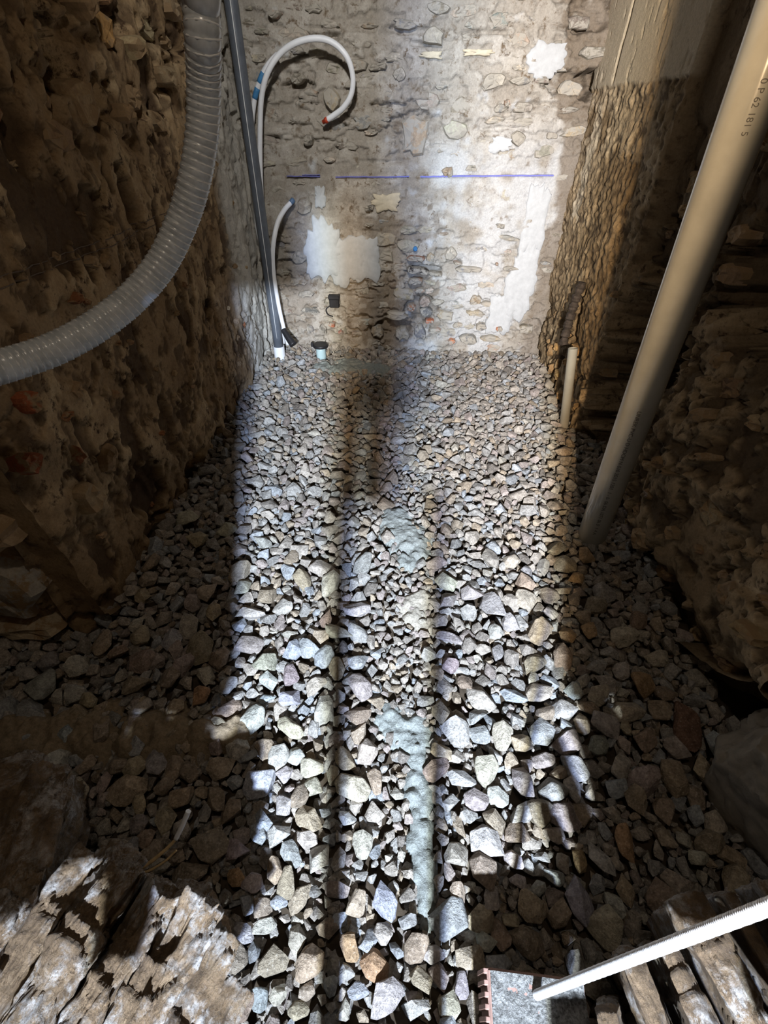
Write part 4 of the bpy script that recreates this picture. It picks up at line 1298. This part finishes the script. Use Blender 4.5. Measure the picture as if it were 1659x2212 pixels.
# ------------------------------------------------------------------ rocks in front
def rock_mesh(name, dims, seed, cuts, round_, amp, strata):
    """a rough block: dims full sizes, strata = strength of layering across local x"""
    bm = bmesh.new()
    bmesh.ops.create_cube(bm, size=2.0)
    bmesh.ops.subdivide_edges(bm, edges=bm.edges[:], cuts=cuts, use_grid_fill=True)
    v = np.array([x.co[:] for x in bm.verts])
    bm.verts.index_update()
    f = np.array([[x.index for x in q.verts] for q in bm.faces])
    bm.free()
    r = np.linalg.norm(v, axis=1)[:, None]
    v = v * (1 - round_) + v / r * round_ * 1.15
    nrm = v / np.linalg.norm(v, axis=1)[:, None]
    P = v * np.array(dims) / 2
    o = seed * 3.1
    # broad shape, then broken facets, then grain
    big = fbm(P * 9 + o, 3, seed)
    w = P * 26 + o
    cell = np.round(2.2 * vn(w, seed + 4)) / 2.2
    block = np.round(1.7 * vn(P * np.array([13, 10, 12]) + o + 7, seed + 5) + 0.4 * big) / 1.7
    h = 0.020 * amp * 4 * big + 0.009 * cell + 0.016 * block + 0.005 * fbm(P * 90 + o, 4, seed + 6, 0.65)
    if strata:
        lay = vn(np.stack([P[:, 0] * 85 + 2.0 * big, P[:, 1] * 4, P[:, 2] * 5], 1) + o, seed + 9)
        h = h + strata * 0.018 * np.round(lay * 2) / 2
    P = P + nrm * (h * min(1.0, (min(dims) / 0.052) ** 1.5))[:, None]
    return P, f


def rock(name, at, dims, rz, seed, label, cat, group=None, lean=(0, 0), strata=0.3, mat=None, cuts=34, round_=0.3, amp=0.22, pitch_=0.0):
    P, f = rock_mesh(name, dims, seed, cuts, round_, amp, strata)
    zz = (P[:, 2] - P[:, 2].min()) / (P[:, 2].max() - P[:, 2].min())
    c, s_ = math.cos(rz), math.sin(rz)
    Q = P.copy()
    Q[:, 0] = c * P[:, 0] - s_ * P[:, 1]
    Q[:, 1] = s_ * P[:, 0] + c * P[:, 1]
    Q[:, 2] += pitch_ * P[:, 1]
    Q[:, 0] += lean[0] * (1 - zz)
    Q[:, 1] += lean[1] * (1 - zz)
    me = mesh_np(name, Q, f, True)
    o = link_mesh(name, me, mat or M_SCHIST)
    o.location = (at[0], at[1], at[2] + dims[2] / 2)
    return tag(o, label, cat, group)


G1 = 'schist slabs of the ledge'
rock('rock', (-0.50, 0.135, -0.03), (0.16, 0.19, 0.33), 0.25, 21, 'big rounded brown rock at the far end of the slab ledge', 'rock', G1, (-0.15, 0.06), 0.12, None, 44, 0.45, 0.25)
SL = [(-0.403, 0.02, 0.067, 0.25, 0.30, -0.30, 'flat pale slab leaning against the big rounded brown rock'),
      (-0.348, 0.015, 0.058, 0.24, 0.32, -0.28, 'narrow white-crusted slab, second from the big rounded brown rock'),
      (-0.298, 0.000, 0.056, 0.24, 0.31, -0.34, 'brown-ended slab in the middle of the ledge'),
      (-0.250, -0.005, 0.054, 0.22, 0.30, -0.38, 'white-spotted slab just inside the two outermost slabs'),
      (-0.222, -0.020, 0.040, 0.20, 0.245, -0.38, 'thin ragged slab next to the outermost slab of the ledge'),
      (-0.195, -0.045, 0.040, 0.16, 0.20, -0.35, 'outermost low slab of the ledge, touching the lit gravel'),
      (-0.450, -0.03, 0.075, 0.24, 0.34, -0.20, 'broad slab below the big rounded brown rock at the picture edge')]
for k, (x, y, w, l, h, rz, lab) in enumerate(SL):
    rock('schist_slab', (x, y, -0.03), (w, l, h), rz, 40 + k, lab, 'slab', G1, (-0.13, 0.02), 0.25, None, 50, 0.12, 0.24, 0.0)
G2 = 'upright slates beside the steel rod'
SR = [(0.292, 0.000, 0.034, 0.15, 0.34, 0.22, 'first upright brown slate behind the ribbed tile'),
      (0.330, 0.012, 0.030, 0.16, 0.35, 0.24, 'thin grey slate between two wider brown and white ones'),
      (0.372, 0.030, 0.044, 0.19, 0.36, 0.26, 'wide white-crusted slate under the steel rod'),
      (0.418, 0.035, 0.024, 0.20, 0.37, 0.24, 'thin golden brown slate beside the wide white-crusted one'),
      (0.462, 0.045, 0.045, 0.20, 0.38, 0.20, 'outermost thick slate beyond the golden brown one'),
      (0.252, -0.020, 0.030, 0.10, 0.30, 0.10, 'short stubby brown slate next to the ribbed tile')]
for k, (x, y, w, l, h, rz, lab) in enumerate(SR):
    rock('slate', (x, y, -0.03), (w * 0.85, l, h), rz, 60 + k, lab, 'slate', G2, (0.12, 0.03), 0.22, None, 40, 0.14, 0.14, 0.0)
rock('boulder', (0.80, 0.28, -0.06), (0.30, 0.36, 0.28), 0.5, 81, 'large smooth grey boulder in the dark right corner', 'boulder', None, (0.04, 0), 0.15, M_BOULDER, 44, 0.45, 0.3)

# ribbed clay tile: a flat hollow block with ribs on its end, mortar on top
T0, T1, T2, T3 = [Vector(p) for p in TILE]
tile = thing('clay_tile', (T0.x, T0.y, 0), 'ribbed red clay block crusted with grey mortar under the steel rod tip', 'block')
ux = (T1 - T0).normalized()
uy = Vector((0, 0, 1)).cross(ux)
tl = (T1 - T0).length


def tile_box(name, a0, a1, c0_, c1_, z0, z1, mat, bev=0.002):
    me = box_mesh(name, (a0, c0_, z0), (a1, c1_, z1), bev)
    me.transform(Matrix.Translation((T0.x, T0.y, 0)) @ Matrix((ux, uy, Vector((0, 0, 1)))).transposed().to_4x4())
    return link_mesh(name, me, mat, tile)


tile_box('block_body', 0.0, tl, -0.16, 0.0, 0.075, 0.138, M_TILE, 0.003)
for k in range(14):
    tile_box('rib', -0.004, 0.004, -0.0065 - k * 0.011, -0.0005 - k * 0.011, 0.078, 0.136, M_TILE, 0.001)
# crust of mortar on the block
gx, gy = np.meshgrid(np.linspace(0.004, tl - 0.002, 44), np.linspace(-0.158, -0.003, 44), indexing='ij')
cu_, cv_ = gx.ravel(), gy.ravel()
ch = 0.140 + 0.004 * fbm(P2(cu_, cv_, 60, 1), 4, 501) + 0.003 * fbm(P2(cu_, cv_, 160, 1), 2, 502)
ch = np.where(np.abs(cu_ - tl * 0.53) < 0.003, 0.1385, ch)
top_ = np.array([T0.x, T0.y, 0]) + cu_[:, None] * np.array(ux) + cv_[:, None] * np.array(uy) + ch[:, None] * np.array([0, 0, 1.0])
i, j = np.meshgrid(np.arange(43), np.arange(43), indexing='ij')
f = np.stack([i * 44 + j, (i + 1) * 44 + j, (i + 1) * 44 + j + 1, i * 44 + j + 1], -1).reshape(-1, 4)
o = link_mesh('mortar_crust', mesh_np('mortar_crust', top_, f, True), M_CRUST, tile)
o['label'] = 'rough grey mortar crust'

rock('rock', (0.235, -0.03, -0.02), (0.11, 0.12, 0.098), 0.2, 95, 'squat brown rock wedged under the ribbed clay block', 'rock', None, (0, 0), 0.1, None, 14, 0.3, 0.15)

# threaded steel rod
r0, r1 = Vector(REBAR[0]), Vector(REBAR[1])
n = 1400
Q = np.array([r0 + (r1 - r0) * t for t in np.linspace(-0.0, 1.9, n)])
rl = (r1 - r0).length * 1.9
pr = 0.0047 + 0.0009 * np.sin(np.linspace(0, rl / 0.0024 * 2 * math.pi, n))
tag(link_mesh('threaded_rod', tube_mesh('threaded_rod', Q, pr, 14), M_STEEL), 'bright threaded steel rod reaching in low over the clay block and slates', 'rod')

# forked twig
tw = thing('twig', TWIG[0], 'thin forked tan twig with a white tip rising beside the slab ledge', 'twig')
Q, L = spline(TWIG[:5], 40)
link_mesh('stem', tube_mesh('stem', Q, np.linspace(0.0035, 0.0024, 40), 8), M_ROOT, tw)
Q2, L = spline([TWIG[0], tuple(Vector(TWIG[1]) + Vector((0.004, -0.008, 0))), tuple(Vector(TWIG[2]) + Vector((0.006, -0.012, -0.004))), tuple(Vector(TWIG[3]) + Vector((0.004, -0.014, -0.008)))], 30)
link_mesh('side_branch', tube_mesh('side_branch', Q2, np.linspace(0.003, 0.0015, 30), 8), M_ROOT, tw)
Q3, L = spline([TWIG[3], TWIG[4], TWIG[5]], 16)
o = link_mesh('tip', tube_mesh('tip', Q3, np.linspace(0.0042, 0.0045, 16), 8), M_WHITE, tw)
o['label'] = 'white peeled tip'
